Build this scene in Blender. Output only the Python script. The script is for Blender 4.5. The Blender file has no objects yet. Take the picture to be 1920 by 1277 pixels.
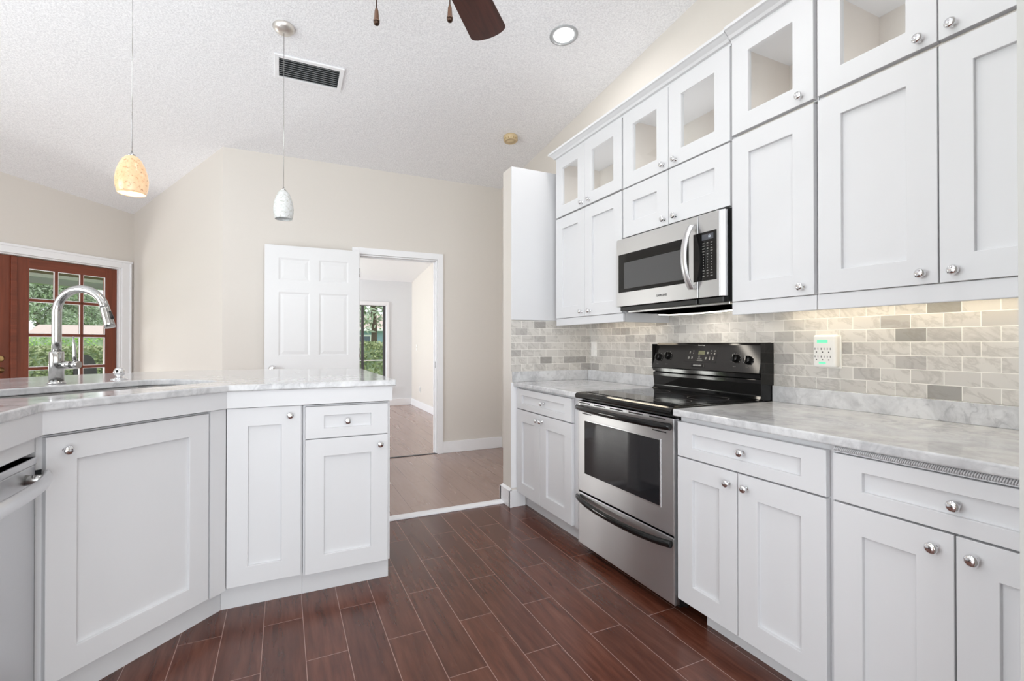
import bpy, bmesh, math, random
from mathutils import Vector, Matrix
random.seed(7)
scene = bpy.context.scene
COL = scene.collection
PI = math.pi

# ------------------------------------------------------------------ camera
cam_d = bpy.data.cameras.new('camera'); cam = bpy.data.objects.new('camera', cam_d); COL.objects.link(cam)
cam_d.sensor_fit = 'HORIZONTAL'; cam_d.sensor_width = 36.0
cam_d.lens = 899.8 / 1920 * 36.0
cam_d.clip_start = 0.02; cam_d.clip_end = 300
YAW, PITCH = 0.445, 0.0057
fwd = Vector((math.sin(YAW) * math.cos(PITCH), math.cos(YAW) * math.cos(PITCH), math.sin(PITCH)))
cam.location = (0, 0, 1.1997)
cam.rotation_euler = fwd.to_track_quat('-Z', 'Y').to_euler()
scene.camera = cam

# ------------------------------------------------------------------ world, exposure
scene.view_settings.view_transform = 'Standard'
scene.view_settings.look = 'None'
scene.view_settings.gamma = 1.0
scene.view_settings.use_curve_mapping = False
scene.view_settings.exposure = -0.2
world = bpy.data.worlds.new('sky'); scene.world = world; world.use_nodes = True
_bg = world.node_tree.nodes['Background']
_bg.inputs['Color'].default_value = (0.93, 0.97, 1.0, 1); _bg.inputs['Strength'].default_value = 2.0
scene.cycles.max_bounces = 10; scene.cycles.diffuse_bounces = 6; scene.cycles.glossy_bounces = 5
scene.cycles.transparent_max_bounces = 16; scene.cycles.transmission_bounces = 6
scene.cycles.use_denoising = True
scene.cycles.sample_clamp_indirect = 6.0

def area(name, loc, target, sx, sy, power, color=(1, 1, 1), shape='RECTANGLE', spread=PI):
    l = bpy.data.lights.new(name, 'AREA'); l.shape = shape; l.size = sx; l.size_y = sy
    l.energy = power; l.color = color; l.spread = spread
    o = bpy.data.objects.new(name, l); COL.objects.link(o); o.location = loc
    o.rotation_euler = (Vector(target) - Vector(loc)).to_track_quat('-Z', 'Y').to_euler()
    return o
# daylight at french door and bedroom; the fills and uplights are added
area('added_fill_rear', (-0.6, -3.05, 1.35), (-0.6, 5, 1.45), 4.6, 2.2, 122, (0.9, 0.96, 1.0))  # added fill lamp in an unseen rear opening
area('added_fill_dining', (-4.35, 0.9, 1.45), (2, 0.9, 1.6), 3.0, 1.9, 145, (0.9, 0.96, 1.0))  # added fill lamp at an unseen opening on the dining side
area('added_uplight_rear', (-0.6, -2.2, 0.05), (-0.6, -1.4, 4), 3.4, 1.2, 135, (0.86, 0.94, 1.0))  # added upward lamp standing for floor bounce, brightens the ceiling
area('added_uplight_dining', (-3.0, 2.0, 0.05), (-2.4, 2.2, 4), 1.2, 2.4, 108, (0.86, 0.94, 1.0))  # second added upward lamp, also in place of bounced light
area('daylight_french_door', (-3.35, 7.95, 0.5), (-0.6, 5.4, 2.3), 1.8, 0.9, 120, (1.0, 0.98, 0.95))
area('daylight_bedroom_side', (-1.75, 8.3, 1.3), (2, 8.0, 1.6), 1.5, 1.6, 105, (0.9, 0.95, 1.0))
sun_d = bpy.data.lights.new('sun', 'SUN'); sun_d.energy = 1.4; sun_d.angle = 0.02; sun_d.color = (1, 0.96, 0.9)
sun = bpy.data.objects.new('sun', sun_d); COL.objects.link(sun)
sun.rotation_euler = Vector((0.55, 0.45, -0.9)).to_track_quat('-Z', 'Y').to_euler()

# ------------------------------------------------------------------ materials
def srgb(r, g, b):
    f = lambda c: (c / 255 / 12.92) if c / 255 <= 0.04045 else ((c / 255 + 0.055) / 1.055) ** 2.4
    return (f(r), f(g), f(b), 1)
class NT:
    def __init__(s, name):
        s.m = bpy.data.materials.new(name); s.m.use_nodes = True; s.t = s.m.node_tree
        s.n = s.t.nodes; s.b = s.n['Principled BSDF']
    def add(s, ty, **kw):
        x = s.n.new(ty)
        for k, v in kw.items(): setattr(x, k, v)
        return x
    def link(s, a, b): s.t.links.new(a, b)
    def coord(s, scale=(1, 1, 1), rot=(0, 0, 0), loc=(0, 0, 0), kind='Object'):
        tc = s.add('ShaderNodeTexCoord'); mp = s.add('ShaderNodeMapping')
        mp.inputs['Scale'].default_value = scale; mp.inputs['Rotation'].default_value = rot; mp.inputs['Location'].default_value = loc
        s.link(tc.outputs[kind], mp.inputs['Vector']); return mp.outputs['Vector']
    def noise(s, vec, scale, detail=3, rough=0.5, dist=0.0):
        x = s.add('ShaderNodeTexNoise'); x.inputs['Scale'].default_value = scale; x.inputs['Detail'].default_value = detail
        x.inputs['Roughness'].default_value = rough; x.inputs['Distortion'].default_value = dist
        s.link(vec, x.inputs['Vector']); return x
    def ramp(s, fac, stops):
        r = s.add('ShaderNodeValToRGB'); e = r.color_ramp.elements
        e[0].position, e[0].color = stops[0]; e[1].position, e[1].color = stops[-1]
        for p, c in stops[1:-1]:
            q = e.new(p); q.color = c
        s.link(fac, r.inputs['Fac']); return r.outputs['Color']
    def mix(s, fac, a, b, mode='MIX'):
        x = s.add('ShaderNodeMix', data_type='RGBA', blend_type=mode)
        for sock, v in ((x.inputs[0], fac), (x.inputs[6], a), (x.inputs[7], b)):
            if hasattr(v, 'is_linked'): s.link(v, sock)
            else: sock.default_value = v
        return x.outputs[2]
    def math(s, op, a, b=0.0):
        x = s.add('ShaderNodeMath', operation=op)
        for i, v in enumerate((a, b)):
            if hasattr(v, 'is_linked'): s.link(v, x.inputs[i])
            else: x.inputs[i].default_value = v
        return x.outputs[0]
    def bump(s, h, strength, dist=0.002):
        x = s.add('ShaderNodeBump'); x.inputs['Strength'].default_value = strength; x.inputs['Distance'].default_value = dist
        s.link(h, x.inputs['Height']); s.link(x.outputs['Normal'], s.b.inputs['Normal'])
    def set(s, **kw):
        for k, v in kw.items():
            sock = s.b.inputs[k]
            if hasattr(v, 'is_linked'): s.link(v, sock)
            else: sock.default_value = v
        return s
def plain(name, col, rough=0.5, metal=0.0, **kw):
    t = NT(name); t.set(**{'Base Color': col, 'Roughness': rough, 'Metallic': metal}); t.set(**kw)
    return t.m

def paint(name, col, rough, scale=60, amt=0.03, bump=0.0):
    t = NT(name); v = t.coord()
    n = t.noise(v, scale, 3)
    dark = tuple(c * (1 - amt) for c in col[:3]) + (1,)
    t.set(**{'Base Color': t.mix(n.outputs['Fac'], dark, col), 'Roughness': rough})
    if bump: t.bump(n.outputs['Fac'], bump)
    return t.m
M = {}
M['cab'] = paint('white_cabinet_paint', srgb(218, 218, 220), 0.4, 9, 0.02)
M['cab_in'] = paint('cabinet_interior', srgb(222, 215, 208), 0.6, 9, 0.03)
M['trim'] = paint('white_trim_paint', srgb(240, 240, 242), 0.4, 12, 0.02)
M['wall'] = paint('beige_wall_paint', srgb(217, 211, 204), 0.75, 45, 0.02, 0.05)
M['wallgrey'] = paint('pale_grey_wall_paint', srgb(226, 228, 231), 0.75, 45, 0.02, 0.05)
M['doorw'] = paint('white_door_paint', srgb(231, 231, 232), 0.42, 12, 0.02)
def ceiling_mat():
    t = NT('popcorn_ceiling'); v = t.coord()
    n = t.noise(v, 95, 4, 0.65); n2 = t.noise(v, 22, 2)
    r = t.ramp(n.outputs['Fac'], [(0.35, srgb(228, 228, 231)), (0.62, srgb(250, 250, 252))])
    t.set(**{'Base Color': r, 'Roughness': 0.95})
    h = t.math('ADD', n.outputs['Fac'], t.math('MULTIPLY', n2.outputs['Fac'], 0.4))
    t.bump(h, 0.55, 0.006); return t.m
M['ceil'] = ceiling_mat()

def floor_mat(name, w, L, pal, grout, rough, bumpy, mortar):
    t = NT(name); geo = t.add('ShaderNodeNewGeometry')
    sx = t.add('ShaderNodeSeparateXYZ'); t.link(geo.outputs['Position'], sx.inputs[0])
    cx = t.add('ShaderNodeCombineXYZ')
    t.link(t.math('ADD', sx.outputs['Y'], 20 * L - 2.293), cx.inputs['X'])
    t.link(t.math('ADD', sx.outputs['X'], 20 * w + 0.224), cx.inputs['Y'])
    br = t.add('ShaderNodeTexBrick'); br.offset = 0.5; br.offset_frequency = 2
    br.inputs['Scale'].default_value = 1; br.inputs['Mortar Size'].default_value = mortar; br.inputs['Mortar Smooth'].default_value = 0.1
    br.inputs['Brick Width'].default_value = L; br.inputs['Row Height'].default_value = w
    br.inputs['Color1'].default_value = (0, 0, 0, 1); br.inputs['Color2'].default_value = (1, 1, 1, 1)
    t.link(cx.outputs[0], br.inputs['Vector'])
    tint = t.math('MULTIPLY', br.outputs['Color'], 1.0)
    # per-plank shifted grain
    mp = t.add('ShaderNodeCombineXYZ')
    t.link(t.math('MULTIPLY', sx.outputs['X'], 26), mp.inputs['X'])
    t.link(t.math('ADD', t.math('MULTIPLY', sx.outputs['Y'], 2.6), t.math('MULTIPLY', tint, 17)), mp.inputs['Y'])
    t.link(t.math('MULTIPLY', tint, 31), mp.inputs['Z'])
    g = t.noise(mp.outputs[0], 1.6, 5, 0.55, 0.25)
    g2 = t.noise(mp.outputs[0], 0.33, 3, 0.5, 0.3)
    c = t.ramp(g.outputs['Fac'], [(0.2, pal[0]), (0.5, pal[1]), (0.85, pal[2])])
    c = t.mix(t.math('MULTIPLY', g2.outputs['Fac'], 0.45), c, pal[3])
    c = t.mix(t.math('MULTIPLY', tint, 0.4), c, pal[0])
    c = t.mix(br.outputs['Fac'], c, grout)
    rr = t.math('ADD', t.math('MULTIPLY', g2.outputs['Fac'], 0.12), rough)
    t.set(**{'Base Color': c, 'Roughness': rr, 'Specular IOR Level': 0.5, 'Coat Weight': 0.08, 'Coat Roughness': 0.22})
    h = t.math('SUBTRACT', t.math('MULTIPLY', g2.outputs['Fac'], 0.12), br.outputs['Fac'])
    t.bump(h, bumpy, 0.002); return t.m
M['floor'] = floor_mat('mahogany_plank_tile', 0.1525, 0.638,
    [srgb(58, 28, 19), srgb(100, 57, 42), srgb(130, 84, 66), srgb(78, 38, 28)], srgb(158, 126, 116), 0.2, 0.4, 0.0014)
M['laminate'] = floor_mat('glare_lightened_laminate', 0.152, 1.21,
    [srgb(156, 131, 121), srgb(166, 142, 132), srgb(174, 151, 141), srgb(160, 136, 126)], srgb(104, 84, 76), 0.2, 0.25, 0.001)  # floor glare is put into these lightened plank tones

def marble(name, base, vein, scale=1.0, rough=0.1, strong=0.5):
    t = NT(name); v = t.coord(kind='Object')
    d = t.noise(v, 1.6 * scale, 4, 0.6)
    add = t.add('ShaderNodeVectorMath', operation='ADD'); t.link(v, add.inputs[0])
    sc = t.add('ShaderNodeVectorMath', operation='SCALE'); t.link(d.outputs['Color'], sc.inputs[0]); sc.inputs['Scale'].default_value = 0.9 / scale
    t.link(sc.outputs[0], add.inputs[1])
    n = t.noise(add.outputs[0], 3.2 * scale, 8, 0.62, 0.4)
    ve = t.math('ABSOLUTE', t.math('SUBTRACT', n.outputs['Fac'], 0.5))
    vf = t.ramp(ve, [(0.0, (1, 1, 1, 1)), (0.035, (0.25, 0.25, 0.25, 1)), (0.12, (0, 0, 0, 1))])
    cl = t.noise(v, 7 * scale, 6, 0.65, 0.8); sp = t.noise(v, 26 * scale, 4, 0.6, 0.5)
    mid = tuple((a * 0.5 + b * 0.5) for a, b in zip(base[:3], vein[:3])) + (1,)
    c = t.mix(t.ramp(cl.outputs['Fac'], [(0.4, (0, 0, 0, 1)), (0.72, (.85, .85, .85, 1))]), base, mid)
    c = t.mix(t.ramp(sp.outputs['Fac'], [(0.52, (0, 0, 0, 1)), (0.75, (.6, .6, .6, 1))]), c, mid)
    gate = t.noise(v, 2.2 * scale, 2)
    k = t.math('MULTIPLY', vf, t.math('MULTIPLY', t.ramp(gate.outputs['Fac'], [(0.42, (0, 0, 0, 1)), (0.62, (1, 1, 1, 1))]), strong))
    t.set(**{'Base Color': t.mix(k, c, vein), 'Roughness': rough}); return t.m
M['marble'] = marble('white_grey_marble', srgb(216, 216, 217), srgb(110, 110, 116), 1.2, 0.1, 0.35)

def tile_mat():
    t = NT('carrara_brick_tile'); geo = t.add('ShaderNodeNewGeometry')
    sx = t.add('ShaderNodeSeparateXYZ'); t.link(geo.outputs['Position'], sx.inputs[0])
    u = t.math('SUBTRACT', sx.outputs['X'], sx.outputs['Y'])
    cx = t.add('ShaderNodeCombineXYZ')
    t.link(t.math('ADD', u, 20.03), cx.inputs['X']); t.link(t.math('SUBTRACT', sx.outputs['Z'], 0.9912 - 1.0695), cx.inputs['Y'])
    br = t.add('ShaderNodeTexBrick'); br.offset = 0.5; br.offset_frequency = 2
    br.inputs['Scale'].default_value = 1; br.inputs['Mortar Size'].default_value = 0.0013; br.inputs['Mortar Smooth'].default_value = 0.1
    br.inputs['Brick Width'].default_value = 0.1045; br.inputs['Row Height'].default_value = 0.05347
    br.inputs['Color1'].default_value = (0, 0, 0, 1); br.inputs['Color2'].default_value = (1, 1, 1, 1)
    t.link(cx.outputs[0], br.inputs['Vector'])
    tone = t.ramp(br.outputs['Color'], [(0.0, srgb(148, 145, 141)), (0.08, srgb(178, 174, 170)), (0.22, srgb(198, 194, 189)), (0.75, srgb(210, 206, 200)), (1.0, srgb(192, 188, 183))])
    sh = t.add('ShaderNodeCombineXYZ')
    t.link(t.math('ADD', t.math('MULTIPLY', u, 9), t.math('MULTIPLY', br.outputs['Color'], 40)), sh.inputs['X'])
    t.link(t.math('ADD', t.math('MULTIPLY', sx.outputs['Z'], 14), t.math('MULTIPLY', u, 6)), sh.inputs['Y'])
    t.link(t.math('MULTIPLY', br.outputs['Color'], 23), sh.inputs['Z'])
    n = t.noise(sh.outputs[0], 1.1, 6, 0.6, 0.7)
    vf = t.ramp(t.math('ABSOLUTE', t.math('SUBTRACT', n.outputs['Fac'], 0.45)), [(0.0, (1, 1, 1, 1)), (0.07, (0, 0, 0, 1))])
    c = t.mix(t.math('MULTIPLY', vf, 0.32), tone, srgb(132, 126, 120))
    c = t.mix(br.outputs['Fac'], c, srgb(236, 233, 226))
    t.set(**{'Base Color': c, 'Roughness': t.math('ADD', t.math('MULTIPLY', br.outputs['Fac'], 0.4), 0.22)})
    t.bump(t.math('MULTIPLY', br.outputs['Fac'], -1.0), 0.5, 0.0015); return t.m
M['tile'] = tile_mat()

def steel(name, axis, col=(0.7, 0.7, 0.71, 1), rough=0.24):
    t = NT(name); s = [8, 8, 8]; s[axis] = 0.4
    s = [x * 40 if i != axis else x for i, x in enumerate(s)]
    v = t.coord(scale=tuple(s)); n = t.noise(v, 1.0, 3)
    t.set(**{'Base Color': col, 'Metallic': 1.0, 'Roughness': t.math('ADD', t.math('MULTIPLY', n.outputs['Fac'], 0.1), rough - 0.04), 'Anisotropic': 0.85})
    cv = t.add('ShaderNodeCombineXYZ'); cv.inputs['Z'].default_value = 1.0; t.link(cv.outputs[0], t.b.inputs['Tangent'])
    return t.m
M['steel'] = steel('brushed_stainless_steel', 0, (0.66, 0.66, 0.67, 1), 0.36)
M['steel_soft'] = steel('satin_stainless_steel', 0, (0.72, 0.72, 0.73, 1), 0.3)
M['sinksteel'] = steel('shade_darkened_sink_steel', 0, (0.3, 0.3, 0.3, 1), 0.4)  # the basin's shade is put into this darker steel colour
M['jamb'] = paint('shade_grey_end_wall', srgb(178, 177, 173), 0.75, 45, 0.03, 0.1)  # shade on the end wall is put into this grey
M['chrome'] = plain('polished_chrome', (0.82, 0.82, 0.83, 1), 0.06, 1.0)
M['nickel'] = plain('brushed_nickel', (0.47, 0.465, 0.455, 1), 0.17, 1.0)
M['satin'] = plain('satin_nickel', (0.74, 0.71, 0.67, 1), 0.38, 1.0)
M['brass'] = plain('aged_brass', srgb(186, 160, 112), 0.3, 1.0)
M['black'] = plain('gloss_black_enamel', (0.006, 0.006, 0.006, 1), 0.07, **{'Specular IOR Level': 0.4})
M['black_soft'] = plain('satin_black_plastic', (0.012, 0.012, 0.012, 1), 0.35)
M['panelblack'] = plain('dark_control_panel', (0.012, 0.011, 0.0105, 1), 0.16)
M['blackglass'] = plain('black_ceramic_glass', (0.006, 0.006, 0.007, 1), 0.04)
M['ovenglass'] = plain('dark_oven_glass', (0.016, 0.016, 0.018, 1), 0.06)
M['mwscreen'] = plain('microwave_window_mesh', (0.075, 0.075, 0.076, 1), 0.3)
M['print'] = plain('pale_grey_print', srgb(185, 185, 182), 0.6)
M['printdim'] = plain('dim_grey_print', srgb(120, 118, 114), 0.6)
M['inkdark'] = plain('dark_print', srgb(48, 48, 52), 0.5)
M['lcd'] = plain('olive_display', srgb(98, 98, 76), 0.25)
M['lcdgrey'] = plain('grey_display', srgb(78, 80, 86), 0.2)
M['plastic'] = plain('white_plastic', srgb(236, 234, 230), 0.4)
M['slot'] = plain('dark_socket', srgb(40, 38, 38), 0.6)
M['bronze'] = plain('dark_bronze_frame', srgb(66, 64, 66), 0.45)
M['ventdark'] = plain('duct_interior', srgb(60, 62, 63), 0.8)
M['ventslat'] = plain('grey_vent_slat', srgb(170, 172, 174), 0.5)
M['yellowed'] = plain('yellowed_plastic', srgb(206, 184, 146), 0.5)
M['bronzechain'] = plain('bronze_chain', srgb(70, 52, 42), 0.35, 0.8)
M['fob'] = plain('wood_fob', srgb(104, 76, 60), 0.4)
def wood(name, pal, axis=0, rough=0.35):
    t = NT(name); s = [22, 22, 22]; s[axis] = 1.4
    v = t.coord(scale=tuple(s)); n = t.noise(v, 1.0, 6, 0.6, 0.8)
    t.set(**{'Base Color': t.ramp(n.outputs['Fac'], [(0.3, pal[0]), (0.7, pal[1])]), 'Roughness': rough}); return t.m
M['blade'] = wood('dark_walnut_blade', [srgb(50, 24, 18), srgb(98, 52, 40)], 0, 0.4)
M['mahog'] = wood('mahogany_door_stain', [srgb(100, 47, 29), srgb(126, 62, 40)], 2, 0.35)
M['mahog_h'] = wood('mahogany_rail_stain', [srgb(100, 47, 29), srgb(126, 62, 40)], 0, 0.35)
M['soffit'] = wood('brown_soffit_boards', [srgb(104, 66, 50), srgb(128, 88, 70)], 0, 0.7)
def glass():
    t = NT('clear_window_glass'); t.n.remove(t.b)
    out = [x for x in t.n if x.type == 'OUTPUT_MATERIAL'][0]
    tr = t.add('ShaderNodeBsdfTransparent'); tr.inputs['Color'].default_value = (0.97, 0.98, 0.98, 1)
    gl = t.add('ShaderNodeBsdfGlossy'); gl.inputs['Roughness'].default_value = 0.02
    fr = t.add('ShaderNodeLayerWeight'); fr.inputs['Blend'].default_value = 0.5
    k = t.math('ADD', t.math('MULTIPLY', t.math('POWER', fr.outputs['Facing'], 5.0), 0.6), 0.03)
    mx = t.add('ShaderNodeMixShader'); t.link(k, mx.inputs[0]); t.link(tr.outputs[0], mx.inputs[1]); t.link(gl.outputs[0], mx.inputs[2])
    t.link(mx.outputs[0], out.inputs['Surface']); return t.m
M['glass'] = glass()
def emit(name, col, st):
    t = NT(name); t.set(**{'Base Color': col, 'Emission Color': col, 'Emission Strength': st}); return t.m
M['canlens'] = emit('lit_lamp_lens', (1, 1, 1, 1), 2.6)
M['led'] = emit('lit_led_tape', (1.0, 0.95, 0.86, 1), 2.6)
M['greenled'] = emit('green_indicator', srgb(110, 220, 176), 0.5)
M['lcdtext'] = emit('display_digits', srgb(190, 200, 210), 0.6)
def shade_mat(name, pal, emis, st):
    t = NT(name); v = t.coord(); n = t.noise(v, 75, 4, 0.7); n2 = t.noise(v, 14, 3)
    c = t.ramp(n.outputs['Fac'], [(0.34, pal[0]), (0.46, pal[1]), (0.75, pal[2])])
    t.set(**{'Base Color': c, 'Roughness': 0.2})
    if st:
        e = t.mix(n2.outputs['Fac'], emis[0], emis[1]); e = t.mix(t.ramp(n.outputs['Fac'], [(0.3, (1, 1, 1, 1)), (0.42, (0, 0, 0, 1))]), e, emis[2])
        t.set(**{'Emission Color': e, 'Emission Strength': st})
    t.bump(n.outputs['Fac'], 0.3, 0.003); return t.m
M['shade_off'] = shade_mat('unlit_crackle_glass', [srgb(172, 172, 160), srgb(206, 208, 207), srgb(222, 224, 225)], None, 0)
M['shade_on'] = shade_mat('lit_amber_glass', [srgb(140, 100, 64), srgb(176, 140, 104), srgb(190, 160, 126)],
                          [srgb(236, 168, 108), srgb(255, 240, 210), srgb(150, 104, 64)], 0.68)
M['grass'] = paint('lawn_grass', srgb(126, 168, 70), 0.9, 30, 0.4)
M['path'] = paint('pale_garden_path', srgb(190, 172, 156), 0.9, 8, 0.2)
M['paver'] = paint('patio_concrete', srgb(176, 172, 168), 0.9, 8, 0.15)
def leafmat(name, a, b):
    t = NT(name); v = t.coord(); n = t.noise(v, 2.3, 4)
    t.set(**{'Base Color': t.ramp(n.outputs['Fac'], [(0.3, a), (0.7, b)]), 'Roughness': 0.6}); return t.m
M['leaf_hedge'] = leafmat('hedge_leaves', srgb(112, 130, 84), srgb(172, 180, 136))
M['leaf_tree'] = leafmat('tree_leaves', srgb(122, 142, 112), srgb(188, 202, 176))
M['leaf_bright'] = leafmat('bright_leaves', srgb(120, 170, 60), srgb(176, 216, 104))
M['trunk'] = paint('tree_bark', srgb(96, 82, 70), 0.9, 12, 0.4)
M['roofp'] = paint('pale_roof_tiles', srgb(196, 178, 170), 0.8, 3, 0.1)
M['bluehouse'] = paint('light_blue_siding', srgb(150, 180, 200), 0.8, 3, 0.08)
M['darkpane'] = plain('dark_house_window', srgb(80, 98, 116), 0.2)
M['mesh_black'] = plain('black_sling_fabric', srgb(30, 32, 36), 0.6)

# ------------------------------------------------------------------ mesh builder
class MB:
    def __init__(s): s.bm = bmesh.new()
    def box(s, x0, x1, y0, y1, z0, z1, mi=0):
        v = [s.bm.verts.new(p) for p in ((x0, y0, z0), (x1, y0, z0), (x1, y1, z0), (x0, y1, z0), (x0, y0, z1), (x1, y0, z1), (x1, y1, z1), (x0, y1, z1))]
        for f in ((0, 3, 2, 1), (4, 5, 6, 7), (0, 1, 5, 4), (1, 2, 6, 5), (2, 3, 7, 6), (3, 0, 4, 7)):
            s.bm.faces.new([v[i] for i in f]).material_index = mi
        return s
    def poly(s, pts, mi=0):
        f = s.bm.faces.new([s.bm.verts.new(p) for p in pts]); f.material_index = mi; return s
    def prism(s, pts, off, mi=0):
        """closed polygon (3d points) pushed along off"""
        off = Vector(off); a = [s.bm.verts.new(p) for p in pts]; b = [s.bm.verts.new(Vector(p) + off) for p in pts]
        s.bm.faces.new(a).material_index = mi; s.bm.faces.new(b[::-1]).material_index = mi
        for i in range(len(a)):
            j = (i + 1) % len(a)
            s.bm.faces.new((a[i], b[i], b[j], a[j])).material_index = mi
        return s
    def lathe(s, prof, seg=20, mtx=None, mi=0):
        """profile [(r,z)] about z"""
        mtx = mtx or Matrix(); rings = []
        for r, z in prof:
            if r < 1e-6: rings.append([s.bm.verts.new(mtx @ Vector((0, 0, z)))])
            else: rings.append([s.bm.verts.new(mtx @ Vector((r * math.cos(2 * PI * k / seg), r * math.sin(2 * PI * k / seg), z))) for k in range(seg)])
        for a, b in zip(rings, rings[1:]):
            for k in range(seg):
                j = (k + 1) % seg
                if len(a) == 1 and len(b) == 1: continue
                if len(a) == 1: f = s.bm.faces.new((a[0], b[j], b[k]))
                elif len(b) == 1: f = s.bm.faces.new((a[k], a[j], b[0]))
                else: f = s.bm.faces.new((a[k], a[j], b[j], b[k]))
                f.smooth = True; f.material_index = mi
        return s
    def tube(s, pts, r, seg=12, mi=0, caps=True):
        pts = [Vector(p) for p in pts]; rr = r if isinstance(r, (list, tuple)) else [r] * len(pts); rings = []
        up = None
        for i, p in enumerate(pts):
            d = (pts[min(i + 1, len(pts) - 1)] - pts[max(i - 1, 0)]).normalized()
            if up is None: up = d.orthogonal().normalized()
            up = (up - d * up.dot(d)).normalized(); w = d.cross(up)
            rings.append([s.bm.verts.new(p + (up * math.cos(2 * PI * k / seg) + w * math.sin(2 * PI * k / seg)) * rr[i]) for k in range(seg)])
        for a, b in zip(rings, rings[1:]):
            for k in range(seg):
                j = (k + 1) % seg
                f = s.bm.faces.new((a[k], a[j], b[j], b[k])); f.smooth = True; f.material_index = mi
        if caps:
            s.bm.faces.new(rings[0][::-1]).material_index = mi; s.bm.faces.new(rings[-1]).material_index = mi
        return s
    def sweep(s, prof, path, mi=0, closed=False):
        """open path of (origin, xdir, ydir): profile 2d points -> strips"""
        rings = [[s.bm.verts.new(Vector(o) + Vector(xd) * a + Vector(yd) * b) for a, b in prof] for o, xd, yd in path]
        n = len(prof)
        for p, q in zip(rings, rings[1:]):
            for k in range(n):
                j = (k + 1) % n
                s.bm.faces.new((p[k], p[j], q[j], q[k])).material_index = mi
        s.bm.faces.new(rings[0][::-1]).material_index = mi; s.bm.faces.new(rings[-1]).material_index = mi
        return s
    def build(s, name, mat, parent=None, bevel=0.0, segs=2, loc=None, rot=None, recalc=True):
        if recalc: bmesh.ops.recalc_face_normals(s.bm, faces=s.bm.faces[:])
        me = bpy.data.meshes.new(name); s.bm.to_mesh(me); s.bm.free()
        for m in (mat if isinstance(mat, (list, tuple)) else [mat]): me.materials.append(m)
        o = bpy.data.objects.new(name, me); COL.objects.link(o)
        if parent: o.parent = parent
        if loc: o.location = loc
        if rot: o.rotation_euler = rot
        if bevel:
            b = o.modifiers.new('bevel', 'BEVEL'); b.width = bevel; b.segments = segs; b.limit_method = 'ANGLE'; b.angle_limit = math.radians(40)
        return o
def thing(name, label, cat, loc=(0, 0, 0), rotz=0, group=None):
    o = bpy.data.objects.new(name, None); COL.objects.link(o); o.empty_display_size = 0.1
    o.location = loc; o.rotation_euler = (0, 0, rotz); tag(o, label, cat, group); return o
def tag(o, label, cat, group=None):
    o['label'] = label; o['category'] = cat
    if group: o['group'] = group
    return o
def struct(o): o['kind'] = 'structure'; return o
def empty_struct(name, loc=(0, 0, 0), rotz=0):
    o = bpy.data.objects.new(name, None); COL.objects.link(o); o.location = loc; o.rotation_euler = (0, 0, rotz); o['kind'] = 'structure'; return o
def B(name, mat, x0, x1, y0, y1, z0, z1, parent=None, bevel=0.0, segs=2):
    return MB().box(x0, x1, y0, y1, z0, z1).build(name, mat, parent, bevel, segs)
def text(name, s, size, mat, parent, loc, rot, depth=0.0003, align='CENTER'):
    c = bpy.data.curves.new(name, 'FONT'); c.body = s; c.size = size; c.extrude = depth; c.align_x = align; c.align_y = 'CENTER'
    tmp = bpy.data.objects.new(name + '_curve', c); COL.objects.link(tmp)
    bpy.context.view_layer.update()
    me = bpy.data.meshes.new_from_object(tmp.evaluated_get(bpy.context.evaluated_depsgraph_get()))
    bpy.data.objects.remove(tmp); me.materials.append(mat)
    o = bpy.data.objects.new(name, me); COL.objects.link(o); o.parent = parent; o.location = loc; o.rotation_euler = rot
    return o

# ------------------------------------------------------------------ room shell
XR = 2.28                      # right wall
def zc(y): return 2.987 - 0.107 * (y - 5.06)
A_ = (-0.498, 5.06); B_ = (-1.638, 7.197); T_ = Vector((0.677, 0.736, 0)).normalized(); C_ = (B_[0] - T_.x * 4.2, B_[1] - T_.y * 4.2)
XL = C_[0]
def wall_prism(name, p, q, th, mat, z1p, z1q, z0=0.0, holes=()):
    """wall from p to q (2d), interior on the right of p->q, thickness to the left; holes (s0,s1,z0,z1)"""
    p = Vector((p[0], p[1], 0)); q = Vector((q[0], q[1], 0)); L = (q - p).length; d = (q - p) / L; n = Vector((-d.y, d.x, 0)) * th
    m = MB(); top = lambda s: z1p + (z1q - z1p) * s / L
    def seg(s0, s1, a, b):   # a, b: None for sloping top
        za0 = a; zb0 = top(s0) if b is None else b; zb1 = top(s1) if b is None else b
        P = [p + d * s0 + Vector((0, 0, za0)), p + d * s1 + Vector((0, 0, za0)), p + d * s1 + Vector((0, 0, zb1)), p + d * s0 + Vector((0, 0, zb0))]
        m.prism(P, n)
    cur = 0
    for s0, s1, h0, h1 in sorted(holes):
        if s0 > cur: seg(cur, s0, z0, None)
        if h0 > z0: seg(s0, s1, z0, h0)
        seg(s0, s1, h1, None); cur = s1
    if cur < L: seg(cur, L, z0, None)
    return struct(m.build(name, mat))
E = 0.03
# floors
struct(B('floor', M['floor'], XL - 0.3, XR, -3.2, 3.31, -0.08, 0.0))
struct(MB().prism([(XL - 0.3, 3.31, 0), (XR, 3.31, 0), (XR, 9.35, 0), (-1.64, 9.35, 0), (-1.64, 7.2, 0), (C_[0], C_[1], 0), (XL - 0.3, C_[1], 0)], (0, 0, -0.08)).build('floor_hall', M['laminate']))
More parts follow.
